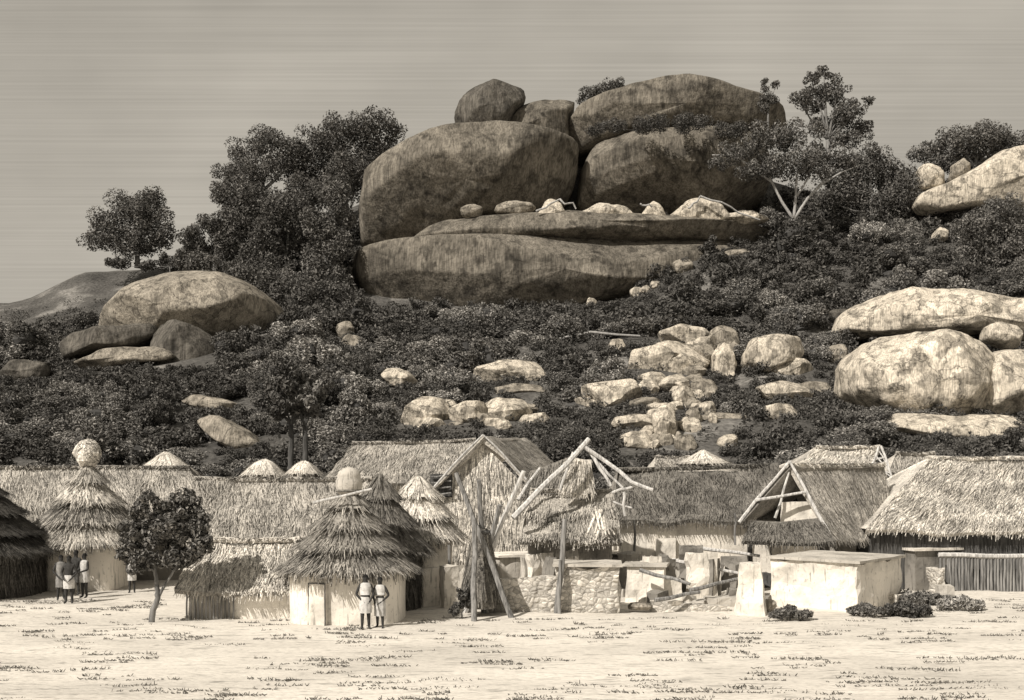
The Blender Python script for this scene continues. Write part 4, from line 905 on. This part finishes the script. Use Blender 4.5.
for cxp, cyp, w, lab in [(893, 596, 26, 'low grey bush before the shaded side of the block house'), (925, 598, 24, 'low grey bush at the left end of the stake palisade'), (866, 609, 16, 'small tuft-like bush at the corner of the white block house'), (905, 608, 24, 'flat bush in front of the dark flat-roofed block'), (790, 612, 18, 'flat dark bush at the foot of the white block house'), (960, 602, 22, 'thin flat bush below the stake palisade')]:
    lb = [(cxp-w*.4, cyp+1, w*.55, w*.17), (cxp+w*.4, cyp+2, w*.55, w*.16), (cxp, cyp-1, w*.5, w*.2), (cxp-w*.8, cyp+2, w*.35, w*.14), (cxp+w*.85, cyp+2, w*.35, w*.14)]
    tree('low_bush', lab, cxp, cyp+6, GY(cyp+8), autolimbs(cxp, cyp+6, lb, .03, (cxp, cyp+2)), lb, .10, 14, 2600, 'leaf_pale', cat='bush', k=.45)
# dry stubble in wind-combed lines on the open ground
mb = MB()
for _ in range(800):
    py = 600+random.random()**1.35*105; px = random.uniform(-40, 1060)
    c = G(px, py); ln = random.uniform(.25, 1.1)*(1.3 if py > 640 else .9)
    if py < 618 and (160 < px < 900): continue
    if fb(px*.012, py*.05, 7, 2) < -.05 and py > 640: continue
    den = 1 if py < 640 else .7
    for k in range(int(ln*40*den)):
        t = random.random()-.5; x = c.x+t*ln; y = c.y+.12*fb(x*2, c.y, 1)+random.gauss(0, .03); mb.strand((x, y, .0), Vector((random.gauss(0, .9), random.gauss(0, .5), .55)).normalized(), Vector((0, -1, .2)), random.uniform(.035, .095), .027)
tag(mb.obj('dry_stubble', M['stubble']), None, 'stubble', kind='stuff')

# ------------------------------------------------------------------ people
def person(label, px, py, h, yaw=0, arms=((.1, -.05), (.1, -.05)), skirt=None, top=None, cap=None, legs=.11, stride=0, bundle=None):
    """feet at (px,py); h height; yaw 0 = facing viewer"""
    base = G(px, py); k = h/1.75
    r = thing('person', label, 'person', base); r.rotation_euler = (0, 0, 0)
    R_ = Matrix.Rotation(yaw, 3, 'Z')
    V, E, RD = [], [], []
    def v(x, y, z, rad, par=None):
        V.append((x*k, y*k, z*k)); RD.append(rad*k*(1.12 if rad > .02 else 1))
        if par is not None: E.append((par, len(V)-1))
        return len(V)-1
    pel = v(0, 0, .95, .135); sp_ = v(0, 0, 1.1, .115, pel); ch = v(0, -.01, 1.3, .145, sp_); nk = v(0, 0, 1.47, .06, ch); hd = v(0, -.01, 1.55, .068, nk); h2 = v(0, -.015, 1.63, .095, hd); h3 = v(0, -.005, 1.70, .07, h2)
    for s, (ax, ay) in zip((-1, 1), arms):
        sh = v(s*.17, 0, 1.40, .06, ch); el_ = v(s*(.22+ax*.4), .02+ay*.3, 1.12, .042, sh); wr = v(s*(.22+ax*-.6+.0), -.06+ay*2.2, .90+abs(ay)*.9, .028, el_)
        pw_ = V[wr]; d = Vector((pw_[0]-V[el_][0], pw_[1]-V[el_][1], pw_[2]-V[el_][2])).normalized()/k
        q = lambda a, b_, c: (pw_[0]/k+d.x*k*a+b_, pw_[1]/k+d.y*k*a+c, pw_[2]/k+d.z*k*a)
        pm = v(*q(.07, 0, 0), .030, wr)
        for f in range(4):
            o = (f-1.5)*.019; a1 = v(*q(.11, 0, o), .0095, pm); a2 = v(*q(.145+.006*(1.5-abs(f-1.5)), -s*.012, o), .0085, a1); v(*q(.17+.01*(1.5-abs(f-1.5)), -s*.03, o), .007, a2)
        t1 = v(*q(.04, -s*.02, -.035), .011, pm); v(*q(.09, -s*.03, -.05), .009, t1)
    for s in (-1, 1):
        st = stride*s; hp = v(s*.085, 0, .88, .095, pel); kn = v(s*legs*.9, -.02+st*.5, .48, .062, hp); an = v(s*legs, .02+st, .07, .038, kn); v(s*(legs+.03), -.13+st, .03, .032, an)
    me = bpy.data.meshes.new('body'); me.from_pydata([tuple(R_ @ Vector(q)) for q in V], E, []); o = bpy.data.objects.new('body', me); C.objects.link(o)
    md = o.modifiers.new('s', 'SKIN'); 
    for i, rr in enumerate(RD): me.skin_vertices[0].data[i].radius = (rr, rr*.85) if i in (1, 2) else (rr, rr)
    me.skin_vertices[0].data[0].use_root = True
    o.modifiers.new('d', 'SUBSURF').levels = 1
    dg = bpy.context.evaluated_depsgraph_get(); me2 = bpy.data.meshes.new_from_object(o.evaluated_get(dg)); bpy.data.objects.remove(o)
    bm = bmesh.new(); bm.from_mesh(me2)
    def blob(x, y, z, rx, ry, rz):
        g_ = bmesh.ops.create_icosphere(bm, subdivisions=2, radius=1)
        for q in g_['verts']: q.co = R_ @ (Vector((x+q.co.x*rx, y+q.co.y*ry, z+q.co.z*rz))*k)
    blob(0, -.01, 1.635, .076, .092, .115); blob(0, -.105, 1.625, .014, .02, .022)
    for s in (-1, 1): blob(s*.078, 0, 1.63, .012, .02, .03); blob(s*.03, -.09, 1.65, .013, .01, .008)
    blob(0, -.094, 1.583, .024, .01, .009)
    bm.to_mesh(me2); bm.free(); me2.name = 'body'; me2.materials.clear(); me2.materials.append(M['skin']); me2.polygons.foreach_set('use_smooth', [True]*len(me2.polygons))
    o = bpy.data.objects.new('body', me2); C.objects.link(o); o.parent = r
    def lathe(prof, mat, name, folds=9, amp=.06):
        n = 36; vs = []; 
        for z, rx, ry in prof:
            for i in range(n):
                t = 6.283*i/n; q = 1+amp*math.sin(t*folds+z*3)*min(1, abs(prof[0][0]-z)*3+.2); vs.append(base+R_ @ (Vector((math.cos(t)*rx*q, math.sin(t)*ry*q, z))*k))
        MB().add(vs, [(j*n+i, j*n+(i+1) % n, (j+1)*n+(i+1) % n, (j+1)*n+i) for j in range(len(prof)-1) for i in range(n)]).obj(name, M[mat], r, smooth=True)
    if skirt: z0, mt = skirt; lathe([(1.04, .15, .125), (.95, .175, .15), (.8, .195, .165), (z0, .19, .17)], mt, 'wrap_skirt')
    if top: z0, mt = top; lathe([(1.49, .075, .07), (1.45, .15, .10), (1.38, .195, .13), (1.25, .19, .145), (1.1, .16, .135), (z0, .18, .15)], mt, 'upper_cloth', 7, .035)
    hm = MB(); vs = []
    for j in range(7):
        ph = math.pi/2*(1-j/6)-.15; 
        for i in range(20):
            t = 6.283*i/20; vs.append(base+R_ @ (Vector((math.cos(t)*.088*math.cos(ph), .004+math.sin(t)*.10*math.cos(ph), 1.655+.10*math.sin(ph)))*k))
    hm.add(vs, [(j*20+i, j*20+(i+1) % 20, (j+1)*20+(i+1) % 20, (j+1)*20+i) for j in range(6) for i in range(20)]); hm.obj('cap' if cap else 'hair', M[cap or 'hair'], r, smooth=True)
    return r
person('person in a grey knee-length robe, leftmost of the close group of four', 61, 600, 1.74, .5, ((.15, -.03), (.1, -.1)), (.5, 'cloth_grey'), (.95, 'cloth_grey'))
person('bare-chested person in a white wrap, front of the close group of four', 69, 603.5, 1.80, .1, ((.12, -.05), (.15, -.03)), (.55, 'cloth_white'), None)
person('person in a dark wrap, half hidden at the back of the close group of four', 76, 595, 1.80, -.2, ((.1, -.05), (.1, -.05)), (.5, 'cloth_dark'), None)
person('person in pale grey cloth, rightmost of the close group of four', 84.5, 598, 1.75, -.5, ((.12, -.12), (.0, -.16)), (.62, 'cloth_light'), (.95, 'cloth_light'))
person('smallest person in a pale wrap near the shaded hut, left of the close group', 46, 588, 1.25, .3, skirt=(.4, 'cloth_light'))
person('person with a white head cloth and pale wrap, alone by the dark passage', 132, 593, 1.5, .2, ((.1, -.1), (.05, -.1)), (.6, 'cloth_white'), (1.0, 'cloth_light'), 'cloth_white')
person('person in white top and white wrap before the big shaggy hut, left of the pair', 365.5, 629, 1.72, .15, ((.2, -.01), (.1, -.06)), (.52, 'cloth_white'), (1.1, 'cloth_white'), stride=.05)
person('person in white cloth wraps before the big shaggy hut, right of the pair', 380, 628, 1.62, -.15, ((.06, .0), (.22, -.02)), (.42, 'cloth_light'), (1.15, 'cloth_white'), stride=-.07)
